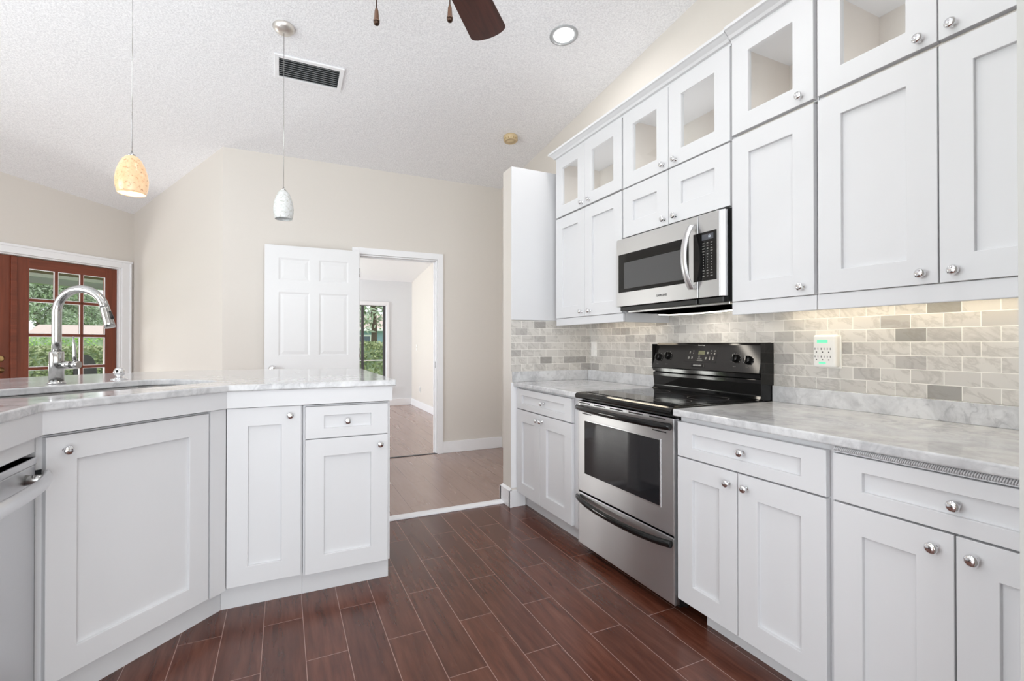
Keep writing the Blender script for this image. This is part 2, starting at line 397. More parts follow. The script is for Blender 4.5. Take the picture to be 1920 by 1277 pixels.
# ceilings
ce = MB(); cpts = [(XL - 0.3, -3.2), (XR + 0.1, -3.2), (XR + 0.1, 5.16), (A_[0], 5.16), (B_[0] + 0.02, B_[1] + 0.1), (C_[0], C_[1] + 0.1), (XL - 0.3, C_[1])]
ce.prism([(x, y, zc(y)) for x, y in cpts], (0, 0, 0.15)); struct(ce.build('ceiling', M['ceil']))
zb = lambda y: 2.395 + 0.113 * (9.347 - y)
struct(MB().prism([(XR + .1, 5.17, zb(5.17)), (XR + .1, 9.45, zb(9.45)), (-1.65, 9.45, zb(9.45)), (-1.56, 7.3, zb(7.3)), (A_[0] + .07, 5.17, zb(5.17))], (0, 0, 0.12)).build('ceiling_bedroom', M['trim']))
# right wall
wall_prism('wall_right', (XR, 9.45), (XR, -3.2), 0.12, M['wall'], zc(9.45) + E + .35, zc(-3.2) + E)
# far wall with the doorway (opening X 0.687..1.513, to z 2.105)
wall_prism('wall_far', A_, (XR, 5.06), 0.11, M['wall'], zc(5.06) + E, zc(5.06) + E, holes=[(0.687 - A_[0], 1.513 - A_[0], 0, 2.105)])
# diagonal walls at left
wall_prism('wall_diagonal', B_, A_, 0.12, M['wall'], zc(B_[1]) + E, zc(A_[1]) + E)
LFD = 4.2
FD0, FD1 = LFD - 2.14, LFD - 0.135      # french door rough opening along the wall
wall_prism('wall_patio', C_, B_, 0.14, M['wall'], zc(C_[1]) + E, zc(B_[1]) + E, holes=[(FD0, FD1, 0, 2.085)])
wall_prism('wall_dining', (XL, -3.2), C_, 0.14, M['wall'], zc(-3.2) + E, zc(C_[1]) + E, holes=[(2.6, 5.6, 0.5, 2.5)])
wall_prism('wall_rear', (XR, -3.0), (XL, -3.0), 0.14, M['wall'], zc(-3.0) + E, zc(-3.0) + E, holes=[(0.58, 5.18, 0.2, 2.5)])
# bedroom walls
wall_prism('wall_bedroom_back', (-1.64, 9.347), (XR, 9.347), 0.12, M['wallgrey'], zb(9.347) + E, zb(9.347) + E, holes=[(1.64 + 0.55, 1.64 + 1.79, 0.35, 1.93)])
wall_prism('wall_bedroom_side', (-1.56, 7.3), (-1.56, 9.347), 0.12, M['wallgrey'], zb(7.3) + E, zb(9.347) + E, holes=[(0.25, 1.8, 0.5, 2.1)])
# stub wall beside the base cabinets
struct(B('wall_stub', M['wall'], 1.513, XR, 3.19, 3.33, 0, 2.5))
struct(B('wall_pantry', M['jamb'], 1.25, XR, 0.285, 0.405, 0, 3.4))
# trims
t1 = MB(); t1.box(1.495, 1.513, 3.165, 3.355, 0, 0.12); t1.box(1.495, 1.513 + .11, 3.172, 3.19, 0, 0.12); t1.box(1.495, XR, 3.33, 3.348, 0, .12)
t1.prism([(1.495, 3.172, .12), (1.513, 3.185, .135), (1.513, 3.335, .135), (1.495, 3.348, .12)], (0.002, 0, 0))
struct(t1.build('baseboard_stub', M['trim'], bevel=0.003))
struct(B('baseboard_far', M['trim'], 1.573, XR, 5.042, 5.06, 0, 0.125, bevel=0.004))
struct(B('baseboard_bedroom', M['trim'], -1.5, XR, 9.33, 9.347, 0, 0.128, bevel=0.004))
struct(B('baseboard_bedroom_side', M['trim'], XR - 0.017, XR, 5.2, 9.33, 0, 0.128, bevel=0.004))
struct(B('baseboard_far_left', M['trim'], A_[0] + .02, 0.625, 5.042, 5.06, 0, 0.125, bevel=0.004))
# transition strip between the two floors
tr = MB(); tr.prism([(0.45, 3.275, 0), (0.45, 3.278, 0.012), (0.45, 3.3, 0.02), (0.45, 3.325, 0.02), (0.45, 3.348, 0.006), (0.45, 3.348, 0)], (1.045, 0, 0))
struct(tr.build('trim_1', M['trim'], bevel=0.002))
# threshold in the doorway
struct(B('trim_2', M['bronze'], 0.687, 1.513, 5.06, 5.09, 0, 0.006))
# doorway casing and jamb
dc = MB()
dc.box(0.687 - .062, 0.687, 5.04, 5.06, 0, 2.17); dc.box(1.513, 1.575, 5.04, 5.06, 0, 2.17); dc.box(0.687, 1.513, 5.04, 5.06, 2.105, 2.17)
dc.box(0.687, 0.702, 5.06, 5.17, 0, 2.09); dc.box(1.498, 1.513, 5.06, 5.17, 0, 2.09); dc.box(0.687, 1.513, 5.06, 5.17, 2.09, 2.105)
dc.box(1.488, 1.498, 5.105, 5.13, 0, 2.09); dc.box(0.702, 1.498, 5.105, 5.13, 2.08, 2.09)
dco = struct(dc.build('trim_3', M['trim'], bevel=0.003))
B('strike_plate', M['nickel'], 1.496, 1.4985, 5.066, 5.094, 0.93, 1.0, dco)

# open six panel door, flat against the far wall
def six_panel(name, parent, W, H, th):
    m = MB(); m.box(0, W, 0.007, th, 0, H)
    cols = [(0.115, 0.385), (0.465, 0.735)]; rows = [(0.22, 0.84), (1.02, 1.62), (1.73, 1.94)]
    xs = [0, cols[0][0], cols[0][1], cols[1][0], cols[1][1], W]; zs = [0, rows[0][0], rows[0][1], rows[1][0], rows[1][1], rows[2][0], rows[2][1], H]
    for i in range(5):
        for j in range(7):
            if i in (1, 3) and j in (1, 3, 5):
                x0, x1, z0, z1 = xs[i], xs[i + 1], zs[j], zs[j + 1]; e = 0.016; g = 0.045
                def q(a, ya, b, yb):
                    P = [(x0 + a, ya, z0 + a), (x1 - a, ya, z0 + a), (x1 - a, ya, z1 - a), (x0 + a, ya, z1 - a)]
                    Q = [(x0 + b, yb, z0 + b), (x1 - b, yb, z0 + b), (x1 - b, yb, z1 - b), (x0 + b, yb, z1 - b)]
                    for k in range(4): m.poly([P[k], P[(k + 1) % 4], Q[(k + 1) % 4], Q[k]])
                q(0, 0, e, 0.006); q(e, 0.006, g, 0.002); P = [(x0 + g, .002, z0 + g), (x1 - g, .002, z0 + g), (x1 - g, .002, z1 - g), (x0 + g, .002, z1 - g)]; m.poly(P)
            else: m.poly([(xs[i], 0, zs[j]), (xs[i + 1], 0, zs[j]), (xs[i + 1], 0, zs[j + 1]), (xs[i], 0, zs[j + 1])])
    for a in ((0, 0), (W, W)):
        m.poly([(a[0], 0, 0), (a[0], .007, 0), (a[0], .007, H), (a[0], 0, H)])
    m.poly([(0, 0, H), (W, 0, H), (W, .007, H), (0, .007, H)])
    bmesh.ops.remove_doubles(m.bm, verts=m.bm.verts[:], dist=1e-5)
    return m.build(name, M['doorw'], parent)
d2 = empty_struct('door_2', (-0.155, 4.965, 0.06))
six_panel('door_leaf', d2, 0.84, 2.055, 0.038)
kn = MB(); mt = Matrix.Translation((0.065, 0, 0.905)) @ Matrix.Rotation(PI / 2, 4, 'X')
kn.lathe([(0, -0.001), (0.033, -0.001), (0.033, 0.006), (0.012, 0.012), (0.012, 0.03), (0.027, 0.042), (0.029, 0.055), (0.02, 0.066), (0, 0.068)], 20, mt)
kn.build('door_knob', M['chrome'], d2)
hg = MB()
for z in (0.25, 1.0, 1.8): hg.tube([(0.845, 0.03, z), (0.845, 0.03, z + 0.09)], 0.007, 8)
hg.build('hinge', M['nickel'], d2)

# bedroom window
w1 = empty_struct('window_1', (0, 9.347, 0))
wf = MB(); wf.box(0.49, 0.55, -0.018, 0, 0.30, 1.99); wf.box(1.79, 1.835, -0.018, 0, 0.30, 1.99); wf.box(0.55, 1.79, -0.018, 0, 1.93, 1.99); wf.box(0.47, 1.85, -0.05, 0, 0.30, 0.35)
wf.box(0.55, 1.79, 0, 0.12, 0.35, 0.36); wf.box(0.55, 1.79, 0, .12, 1.92, 1.93); wf.box(1.78, 1.79, 0, .12, .35, 1.93); wf.box(.55, .56, 0, .12, .35, 1.93)
wf.build('window_casing', M['trim'], w1, bevel=0.003)
fr = MB(); fr.box(1.735, 1.785, 0.05, 0.09, 0.36, 1.92); fr.box(1.33, 1.375, 0.04, 0.1, 0.36, 1.92); fr.box(0.56, 0.6, 0.05, .09, .36, 1.92); fr.box(0.6, 1.735, 0.05, .09, 1.905, 1.92); fr.box(0.6, 1.735, .05, .09, .36, .4)
fr.build('window_frame', M['bronze'], w1)
B('window_rail', M['trim'], 0.6, 1.735, 0.055, 0.085, 0.865, 0.882, w1)
B('pane', M['glass'], 0.6, 1.33, 0.068, 0.072, 0.4, 1.89, w1); B('pane', M['glass'], 1.375, 1.735, 0.068, 0.072, 0.4, 1.89, w1)

# french doors in the diagonal patio wall
ang = math.atan2(T_.y, T_.x)
d1 = empty_struct('door_1', (B_[0], B_[1], 0), ang)      # local x along the wall (negative = to the left), y outward
cs = MB()
cs.box(-2.235, -2.14, -0.02, 0, 0, 2.165); cs.box(-0.135, -0.03, -0.02, 0, 0, 2.165); cs.box(-2.14, -0.135, -0.02, 0, 2.085, 2.165)
cs.box(-2.245, -0.02, -0.03, 0, 2.15, 2.175); cs.box(-0.05, -0.03, -0.028, 0, 0, 2.165)
cs.box(-2.14, -2.12, 0, 0.14, 0, 2.085); cs.box(-0.155, -0.135, 0, 0.14, 0, 2.085); cs.box(-2.12, -0.155, 0, 0.14, 2.07, 2.085)
cs.build('door_casing', M['trim'], d1, bevel=0.004)
def french_leaf(x0, x1, astragal):
    st, top, bot = 0.118, 0.115, 0.24; g0, g1 = x0 + st + (0.02 if astragal else 0), x1 - st
    zt, zb_ = 1.958, 0.26; y0, y1 = 0.035, 0.08
    lf = MB(); lf.box(x0, g0, y0, y1, 0.012, 2.066); lf.box(g1, x1, y0, y1, 0.012, 2.066)
    o = lf.build('stile', M['mahog'], d1, bevel=0.003)
    rl = MB(); rl.box(g0, g1, y0, y1, zt, 2.066); rl.box(g0, g1, y0, y1, 0.012, zb_); rl.build('rail', M['mahog_h'], d1, bevel=0.003)
    mu = MB(); w = (g1 - g0) / 3
    for k in (1, 2): mu.box(g0 + w * k - 0.014, g0 + w * k + 0.014, y0 + .006, y1 - .006, zb_, zt)
    for z in (1.64, 1.284, 0.94, 0.6): mu.box(g0, g1, y0 + .006, y1 - .006, z - 0.014, z + 0.014)
    mu.build('muntin', M['mahog'], d1, bevel=0.003)
    be = MB()   # pale glazing bead round every pane
    zz = [zb_, 0.6, 0.94, 1.284, 1.64, zt]
    for i in range(3):
        for j in range(5):
            a = g0 + w * i + (0.014 if i else 0); b = g0 + w * (i + 1) - (0.014 if i < 2 else 0); c = zz[j] + (0.014 if j else 0); d = zz[j + 1] - (0.014 if j < 4 else 0); e = 0.006
            be.box(a, a + e, y0 + .01, y0 + .02, c, d); be.box(b - e, b, y0 + .01, y0 + .02, c, d); be.box(a + e, b - e, y0 + .01, y0 + .02, c, c + e); be.box(a + e, b - e, y0 + .01, y0 + .02, d - e, d)
    be.build('glazing_bead', M['trim'], d1)
    B('pane', M['glass'], g0, g1, (y0 + y1) / 2 - .002, (y0 + y1) / 2 + .002, zb_, zt, d1)
    return g0
french_leaf(-1.118, -0.157, True); french_leaf(-2.118, -1.122, False)
B('astragal', M['mahog_h'], -1.128, -1.082, 0.02, 0.035, 0.012, 2.066, d1, 0.003)
hd = MB(); mt = Matrix.Translation((-1.2, 0.035, 1.05)) @ Matrix.Rotation(PI / 2, 4, 'X')
hd.lathe([(0, 0), (0.03, 0), (0.03, 0.006), (0.02, 0.012), (0, 0.012)], 18, mt)
hd.lathe([(0, 0), (0.028, 0), (0.028, 0.008), (0.012, 0.014), (0.012, 0.04), (0, 0.04)], 18, Matrix.Translation((-1.2, 0.035, 0.94)) @ Matrix.Rotation(PI / 2, 4, 'X'))
hd.tube([(-1.2, 0.0, 0.94), (-1.225, -0.006, 0.942), (-1.27, -0.008, 0.932), (-1.31, -0.006, 0.942)], [0.011, 0.011, 0.009, 0.007], 10)
hd.build('door_handle', M['brass'], d1)

# ------------------------------------------------------------------ cabinets
def shaker(name, parent, x0, x1, z0, z1, y0, rail, railz=None, glass=False, th=0.022, mat=None):
    """shaker front: local x right, y inward, z up; the front face lies at y0"""
    railz = railz or rail; m = MB(); d = 0.014
    ix0, ix1, iz0, iz1 = x0 + rail, x1 - rail, z0 + railz, z1 - railz
    O = [(x0, z0), (x1, z0), (x1, z1), (x0, z1)]; I = [(ix0, iz0), (ix1, iz0), (ix1, iz1), (ix0, iz1)]
    yb = y0 + th; yi = yb if glass else y0 + d
    def ring(a, ya, b, yb2):
        for k in range(4):
            j = (k + 1) % 4
            m.poly([(a[k][0], ya, a[k][1]), (a[j][0], ya, a[j][1]), (b[j][0], yb2, b[j][1]), (b[k][0], yb2, b[k][1])])
    c = 0.0012
    O2 = [(x0 + c, z0 + c), (x1 - c, z0 + c), (x1 - c, z1 - c), (x0 + c, z1 - c)]
    I2 = [(ix0 - c, iz0 - c), (ix1 + c, iz0 - c), (ix1 + c, iz1 + c), (ix0 - c, iz1 + c)]
    ring(O, yb, O, y0 + c); ring(O, y0 + c, O2, y0); ring(O2, y0, I2, y0); ring(I2, y0, I, y0 + c); ring(I, y0 + c, I, yi)
    if glass: ring(I, yb, O, yb)
    else:
        m.poly([(p[0], yi, p[1]) for p in I]); m.poly([(p[0], yb, p[1]) for p in O])
    bmesh.ops.remove_doubles(m.bm, verts=m.bm.verts[:], dist=1e-6)
    o = m.build(name, mat or M['cab'], parent)
    if glass: B('pane', M['glass'], ix0 - .004, ix1 + .004, y0 + th * .5 - .0015, y0 + th * .5 + .0015, iz0 - .004, iz1 + .004, o)
    return o
KNOB = None
def knob(parent, x, z, y0):
    global KNOB
    if KNOB is None:
        m = MB(); m.lathe([(0, -0.001), (0.009, -0.001), (0.009, 0.002), (0.0055, 0.004), (0.005, 0.013), (0.0085, 0.016), (0.0145, 0.019), (0.0155, 0.0225), (0.0135, 0.0265), (0.008, 0.029), (0, 0.0298)], 22, Matrix.Rotation(PI / 2, 4, 'X'))
        o = m.build('knob', M['chrome'], parent); KNOB = o
    else:
        o = KNOB.copy(); COL.objects.link(o); o.parent = parent
    o.location = (x, y0, z); return o
RZ = -PI / 2
def base_cab(label, y_left, y_right, front, depth, split, zs, knobs, toe_y=0.08, x_in=0.0, filler=0.0, toe_x0=0.0):
    """right-run base cabinet; local x = y_left - Y"""
    W = y_left - y_right; t = thing('base_cabinet', label, 'cabinet', (front, y_left, 0), RZ)
    m = MB(); m.box(0.0, W, 0.0245, depth, 0.10, 0.883); m.build('carcass', M['cab'], t, 0.001)
    B('toe_kick', M['cab'], toe_x0, W, toe_y, toe_y + .016, 0, 0.10, t)
    xl = x_in; xr = W - filler
    d = shaker('drawer', t, xl, xr, zs[2], zs[3], 0, 0.083, 0.044); knob(d, *knobs[0], 0.009)
    a = shaker('door', t, xl, split - .0022, zs[0], zs[1], 0, 0.083); knob(a, *knobs[1], 0)
    b = shaker('door', t, split + .0022, xr, zs[0], zs[1], 0, 0.083); knob(b, *knobs[2], 0)
    return t
XB = 1.555
base_cab('white base cabinet between the stub wall and the stainless range', 3.186, 2.36, XB, 0.63, 3.186 - 2.829, (0.11, 0.717, 0.724, 0.868), [(.39, .797), (.33, .676), (.388, .676)], x_in=.006, filler=.075)
base_cab('white base cabinet between the range and the cabinet under the rope moulding', 1.585, 0.935, XB, 0.63, 1.585 - 1.277, (0.09, 0.706, 0.712, 0.86), [(.325, .787), (.27, .66), (.348, .66)], x_in=.003, filler=.012, toe_x0=0.09)
base_cab('white base cabinet with a wide drawer directly under the rope moulding', 0.932, 0.41, XB, 0.63, 0.932 - 0.624, (0.09, 0.706, 0.712, 0.857), [(.308, .783), (.266, .662), (.348, .662)], x_in=.006, filler=.002)
rp = MB()
for k in range(96):
    y = 0.925 - k * 0.0053
    rp.tube([(XB + .012, y, 0.863), (XB - .0005, y - .0012, 0.868), (XB - .0005, y - .003, 0.874), (XB + .012, y - .004, 0.88)], 0.0022, 6)
rp.box(XB + .008, XB + .02, 0.41, 0.932, 0.86, 0.884)
tag(rp.build('rope_moulding', M['cab']), 'thin white twisted rope moulding under the edge of the long worktop', 'moulding')

# wall cabinets: local x = y_left - Y, front doors at XU
XU = 1.827; UB = XR - XU
def carcass(t, W, z0, z1, name='carcass', inner=False, y0=0.0255, thick=0.018):
    m = MB(); m.box(0, thick, y0, UB, z0, z1); m.box(W - thick, W, y0, UB, z0, z1); m.box(thick, W - thick, y0, UB, z0, z0 + thick, 1 if inner else 0); m.box(thick, W - thick, y0, UB, z1 - thick, z1)
    m.box(thick, W - thick, UB - .07, UB, z0 + thick, z1 - thick, 1 if inner else 0)
    if inner: # beige lining of the sides
        m.box(thick, thick + .002, y0 + .03, UB - .07, z0 + thick, z1 - thick, 1); m.box(W - thick - .002, W - thick, y0 + .03, UB - .07, z0 + thick, z1 - thick, 1)
    else: m.box(thick, W - thick, y0 + .002, y0 + .012, z0 + thick, z1 - thick)
    return m.build(name, [M['cab'], M['cab_in']], t)
def wall_cab(label, yl, yr, z0, z1, doors, rail, valance=None, xoff=0.0, skirt=False):
    t = thing('wall_cabinet', label, 'cabinet', (XU - xoff, yl, 0), RZ); W = yl - yr
    carcass(t, W, z0 - .002, z1)
    if valance:
        B('light_rail', M['cab'], 0, W, 0.006, 0.024, valance, z0 - .002, t, 0.003)
        if skirt: B('end_skirt', M['cab'], W - .018, W, .024, UB - .085, valance, z0 - .002, t)
    for x0, x1, kx in doors:
        d = shaker('door', t, x0, x1, z0, z1 - 0.001, 0, rail); knob(d, kx, z0 + .033, 0)
    return t
def glass_cab(label, yl, yr, z0, z1, doors, rail, xoff=0.0):
    t = thing('glazed_cabinet', label, 'cabinet', (XU - xoff, yl, 0), RZ); W = yl - yr
    carcass(t, W, z0 - .004, z1 + .0005, inner=True)
    for x0, x1, kx in doors:
        d = shaker('door', t, x0, x1, z0, z1, 0, rail, 0.077, glass=True); knob(d, kx, z0 + .029, 0)
    ym = (yl + yr) / 2
    area('added_cabinet_fill', (XU + .2, ym, z0 + .03), (XU + .2, ym, z1), W - .08, .3, 1.5 * W, (.96, .98, 1.0)).rotation_euler = (PI, 0, PI / 2)  # lamp added on the cabinet floor to brighten the glazed interior
    return t
wall_cab('tall white two-door wall cabinet between the stub wall and the microwave', 3.078, 2.302, 1.382, 2.113, [(.008, .376, .345), (.380, .771, .444)], .081, 1.328, skirt=True)
wall_cab('short white two-door wall cabinet directly above the microwave', 2.299, 1.530, 1.825, 2.113, [(.006, .376, .350), (.380, .763, .43)], .087)
wall_cab('white one-door wall cabinet above the surge protector, beside the microwave', 1.527, 1.147, 1.386, 2.118, [(.006, .374, .33)], .085, 1.326, 0.004)
wall_cab('widest white wall cabinet, beside the one-door cabinet above the surge protector', 1.143, 0.41, 1.386, 2.118, [(.006, .3732, .335), (.3772, .729, .417)], .083, 1.326, 0.004)
glass_cab('two-door glass cabinet beside the stub wall, above the tall wall cabinet', 3.078, 2.302, 2.124, 2.55, [(.008, .376, .352), (.380, .771, .44)], .081)
glass_cab('two-door glass cabinet above the short doors over the microwave', 2.299, 1.530, 2.12, 2.55, [(.006, .376, .343), (.380, .763, .43)], .087)
glass_cab('single-door glass cabinet above the one-door wall cabinet beside the microwave', 1.527, 1.147, 2.133, 2.555, [(.006, .374, .327)], .083, 0.004)
glass_cab('wide glass cabinet under the crown moulding above the widest wall cabinet', 1.143, 0.41, 2.133, 2.555, [(.006, .3732, .331), (.3772, .729, .414)], .083, 0.004)
# crown
cr = MB(); P = [(0, 0), (0, .012), (-.012, .016), (-.018, .028), (-.036, .044), (-.044, .048), (-.044, .062), (.016, .062), (.016, 0)]
def crown_path(x, z, y_a, y_b): return [((x, y_a, z), (1, 0, 0), (0, 0, 1)), ((x, y_b, z), (1, 0, 0), (0, 0, 1))]
# mitred left end then straight run; second run starts after the seam
def crown(m, x, z, ya, yb, ret):
    a = [m.bm.verts.new((x + u, ya - (u if ret else 0), z + w)) for u, w in P]; b = [m.bm.verts.new((x + u, yb, z + w)) for u, w in P]
    for k in range(len(P)): j = (k + 1) % len(P); m.bm.faces.new((a[k], a[j], b[j], b[k]))
    m.bm.faces.new(b)
    if ret:
        c = [m.bm.verts.new((XR, ya - u, z + w)) for u, w in P]
        for k in range(len(P)): j = (k + 1) % len(P); m.bm.faces.new((c[k], c[j], a[j], a[k]))
        m.bm.faces.new(c)
    else: m.bm.faces.new(a)
crown(cr, XU + .004, 2.551, 3.078, 1.531, True); crown(cr, XU, 2.556, 1.529, 0.41, False)
cr.box(XU + .024, XR, 1.531, 3.05, 2.562, 2.575); cr.box(XU + .024, XR, 0.41, 1.529, 2.567, 2.58)
tag(cr.build('crown_moulding', M['cab']), 'white stepped crown moulding along the top of the wall cabinets', 'moulding')
struct(B('trim_4', M['trim'], 1.5125, XR, 3.1875, 3.1899, .136, .91))
tag(B('end_panel', M['cab'], 1.513, XR, 3.1775, 3.1895, 1.372, 2.5, bevel=.002), 'tall white painted panel on the stub wall beside the wall cabinets', 'panel')

# backsplash
bs = MB(); bs.box(2.2, XR, 0.41, 3.18, 0.9915, 1.46); bs.box(1.513, 2.2, 3.18, 3.1895, 0.9915, 1.368)
struct(bs.build('wall_backsplash', M['tile']))
# counters on the right
def slab(label, y0, y1, left_ret):
    t = thing('countertop', label, 'countertop', (0, 0, 0)); m = MB(); m.box(1.53, XR, y0, y1, 0.884, 0.914)
    m.build('marble_slab', M['marble'], t, 0.006, 3)
    u = MB(); u.box(2.18, 2.2, y0, y1 - (.012 if left_ret else 0), 0.9141, 0.991)
    if left_ret: u.box(1.521, 2.18, y1 - .012, y1 - .0005, 0.9141, 0.991)
    u.build('upstand', M['marble'], t, 0.002); return t
slab('short marble worktop between the stub wall and the range, below the tiled corner', 2.3565, 3.189, True)
slab('long white marble worktop under the surge protector, with cabinets below', 0.407, 1.587, False)

# ------------------------------------------------------------------ range
rg = thing('range', 'stainless electric range with black glass cooktop between the base cabinets', 'stove', (1.548, 2.352, 0), RZ)
RW = 0.759
m = MB(); m.box(0.004, RW - .004, 0.03, 0.62, 0.05, 0.88); m.box(0.05, 0.09, 0.08, 0.12, 0, .05); m.box(.67, .71, .08, .12, 0, .05); m.box(.05, .09, .5, .54, 0, .05); m.box(.67, .71, .5, .54, 0, .05); m.box(.02, .74, .09, .1, .012, .05)
m.build('body', M['black_soft'], rg)
# cooktop: rounded black frame and glass
ck = MB(); pr = [(-.018, .884), (-.024, .892), (-.024, .904), (-.016, .913), (.0, .917), (.02, .918), (.62, .918), (.62, .884)]
ck.prism([(0, y, z) for y, z in pr], (RW, 0, 0)); ck.build('cooktop_frame', M['black'], rg, 0.003)
B('cooktop_glass', M['blackglass'], 0.035, RW - .035, 0.03, 0.545, 0.9182, 0.9205, rg, 0.001)
for cx, cy, r in ((.19, .17, .115), (.57, .17, .09), (.19, .41, .08), (.57, .41, .1)):
    rngs = MB()
    for k in range(48):
        a, b = 2 * PI * k / 48, 2 * PI * (k + 1) / 48; q = lambda an, rr: (cx + rr * math.cos(an), cy + rr * math.sin(an), .9207)
        rngs.poly([q(a, r), q(b, r), q(b, r - .002), q(a, r - .002)])
    rngs.build('burner_ring_print', M['printdim'], rg)
# backguard
bg = MB(); pr = [(.545, .918), (.556, .925), (.568, .94), (.56, 1.0), (.56, 1.02), (.57, 1.024), (.60, 1.026), (.60, .918)]
bg.prism([(.0, y, z) for y, z in pr], (RW, 0, 0))
bg.box(0, RW, .575, .648, .885, 1.05)
bg.build('backguard_riser', M['black'], rg, .004, 3)
cp = MB(); pr = [(.552, 1.046), (.55, 1.052), (.588, 1.19), (.598, 1.202), (.64, 1.204), (.65, 1.19), (.65, 1.046)]
cp.prism([(0, y, z) for y, z in pr], (RW, 0, 0)); cpo = cp.build('control_panel', M['panelblack'], rg, .006, 3)
tl = math.atan2(.038, .138)      # lean of the panel face
def pface(z): return .55 + (z - 1.052) * .038 / .138
def on_panel(x, z, out=0.0): return (x, pface(z) - out, z)
B('end_cap', M['black'], -.003, .0, .556, .648, 1.04, 1.195, cpo); B('end_cap', M['black'], RW, RW + .003, .556, .648, 0.92, 1.2, cpo)
# chrome-like lower lip of the panel
MB().box(0.004, RW - .004, .556, .575, 1.03, 1.046).build('panel_trim', M['black'], cpo)
for i, (x, z) in enumerate(((.046, 1.113), (.123, 1.123), (.608, 1.12), (.683, 1.114))):
    kb = MB(); R = Matrix.Rotation(PI / 2 - tl, 4, 'X')
    kb.lathe([(0, -.002), (.022, -.002), (.0225, .004), (.019, .012), (.0185, .017), (.016, .019), (0, .019)], 24, R)
    kb2 = [(-.0045, -.018, .018), (.0045, -.018, .018), (.0045, .018, .018), (-.0045, .018, .018)]
    kb.prism([R @ Vector(p) for p in kb2], R.to_3x3() @ Vector((0, 0, .009)))
    ko = kb.build('burner_knob', M['black'], cpo, 0.0012, loc=on_panel(x, z, .001))
    mk = MB()
    for k in range(9):
        an = math.radians(-120 + 30 * k); px_, pz_ = .029 * math.sin(an), .029 * math.cos(an)
        mk.prism([R @ Vector((px_ - .0012, pz_ - .0012, .0005)), R @ Vector((px_ + .0012, pz_ - .0012, .0005)), R @ Vector((px_ + .0012, pz_ + .0012, .0005)), R @ Vector((px_ - .0012, pz_ + .0012, .0005))], R.to_3x3() @ Vector((0, 0, .0004)))
    mk.build('dial_print', M['print'], ko); mk = MB()
    mk.prism([R @ Vector((-.001, .004, .0275)), R @ Vector((.001, .004, .0275)), R @ Vector((.001, .016, .0275)), R @ Vector((-.001, .016, .0275))], R.to_3x3() @ Vector((0, 0, .0005)))
    mk.build('pointer', M['print'], ko)
trot = (PI / 2 - tl, 0, 0)
def panel_plate(name, x0, x1, z0, z1, out, mat, par):
    a, b, c, d = on_panel(x0, z0, out), on_panel(x1, z0, out), on_panel(x1, z1, out), on_panel(x0, z1, out)
    return MB().prism([a, b, c, d], (0, .003, 0)).build(name, mat, par, .0008)
dp = panel_plate('display_panel', .26, .484, 1.094, 1.182, .0015, M['panelblack'], cpo)
panel_plate('clock_display', .354, .399, 1.136, 1.157, .0022, M['lcd'], cpo)
for x, z, w, h in ((.293, 1.147, .008, .014), (.318, 1.155, .007, .006), (.318, 1.143, .006, .006), (.29, 1.116, .011, .013), (.314, 1.117, .010, .013), (.42, 1.146, .011, .012), (.445, 1.158, .006, .006), (.445, 1.144, .006, .006), (.468, 1.157, .006, .007), (.468, 1.143, .009, .01), (.414, 1.116, .009, .012), (.44, 1.122, .005, .006), (.44, 1.112, .009, .008), (.463, 1.122, .005, .006), (.463, 1.112, .009, .009), (.365, 1.128, .014, .003), (.365, 1.121, .014, .003), (.37, 1.111, .03, .003), (.372, 1.102, .04, .003)):
    a, b, c, d = on_panel(x - w / 2, z - h / 2, .0018), on_panel(x + w / 2, z - h / 2, .0018), on_panel(x + w / 2, z + h / 2, .0018), on_panel(x - w / 2, z + h / 2, .0018); MB().poly([a, b, c, d]).build('touch_button' if h > .004 else 'legend_line', M['printdim'], cpo)
panel_plate('logo_badge', .318, .41, 1.066, 1.084, .002, M['black'], cpo)
text('logo_text', 'FRIGIDAIRE', .0118, M['print'], cpo, on_panel(.364, 1.075, .0028), trot)
text('series_text', 'Electric Range', .0085, M['print'], cpo, on_panel(.366, 1.188, .0012), trot)
for x in (.046, .123, .608, .683): text('burner_text', 'FRONT' if x in (.123, .608) else 'REAR', .006, M['printdim'], cpo, on_panel(x, 1.074 if x < .2 else 1.079, .0012), trot)
# oven door
od = MB(); od.box(0.003, RW - .003, 0.0, 0.03, 0.352, 0.868)
oo = od.build('oven_door', M['steel'], rg, .003)
B('window_trim', M['steel_soft'], .062, .676, -.0025, .001, .455, .766, oo, .012, 3)
B('oven_window', M['ovenglass'], .068, .67, -.004, .001, .461, .76, oo, .012, 3)
for x0 in (.012, .155, .30, .45, .60): B('vent_slot', M['slot'], x0, x0 + .105, -.0008, .002, .8555, .8615, oo)
for x0 in (.04, .62): B('vent_slot', M['slot'], x0, x0 + .09, -.0008, .002, .797, .802, oo)
def bow_bar(name, mat, par, x0, x1, zc_, bow, hz, hy, base=.012, sag=0.0, n=22, flat=3):
    pr = [(hy * math.cos(a), hz * math.sin(a)) for a in [2 * PI * k / 12 for k in range(12)]]; path = []
    for i in range(n + 1):
        u = i / n; x = x0 + (x1 - x0) * u; b = base + bow * (1 - abs(2 * u - 1) ** flat)
        path.append(((x, -b, zc_ - sag * (1 - abs(2 * u - 1) ** 2)), (0, 1, 0), (0, 0, 1)))
    return MB().sweep(pr, path).build(name, mat, par, .002)
h = bow_bar('handle', M['black'], oo, .008, RW - .008, .832, .03, .016, .013, .016)
for f in h.data.polygons: f.use_smooth = True
# drawer
dr = MB(); dr.box(0.003, RW - .003, 0.0, 0.03, 0.05, 0.343); dro = dr.build('storage_drawer', M['steel'], rg, .004)
h = bow_bar('handle', M['black'], dro, .008, RW - .008, .318, .034, .017, .013, .014, .012)
for f in h.data.polygons: f.use_smooth = True
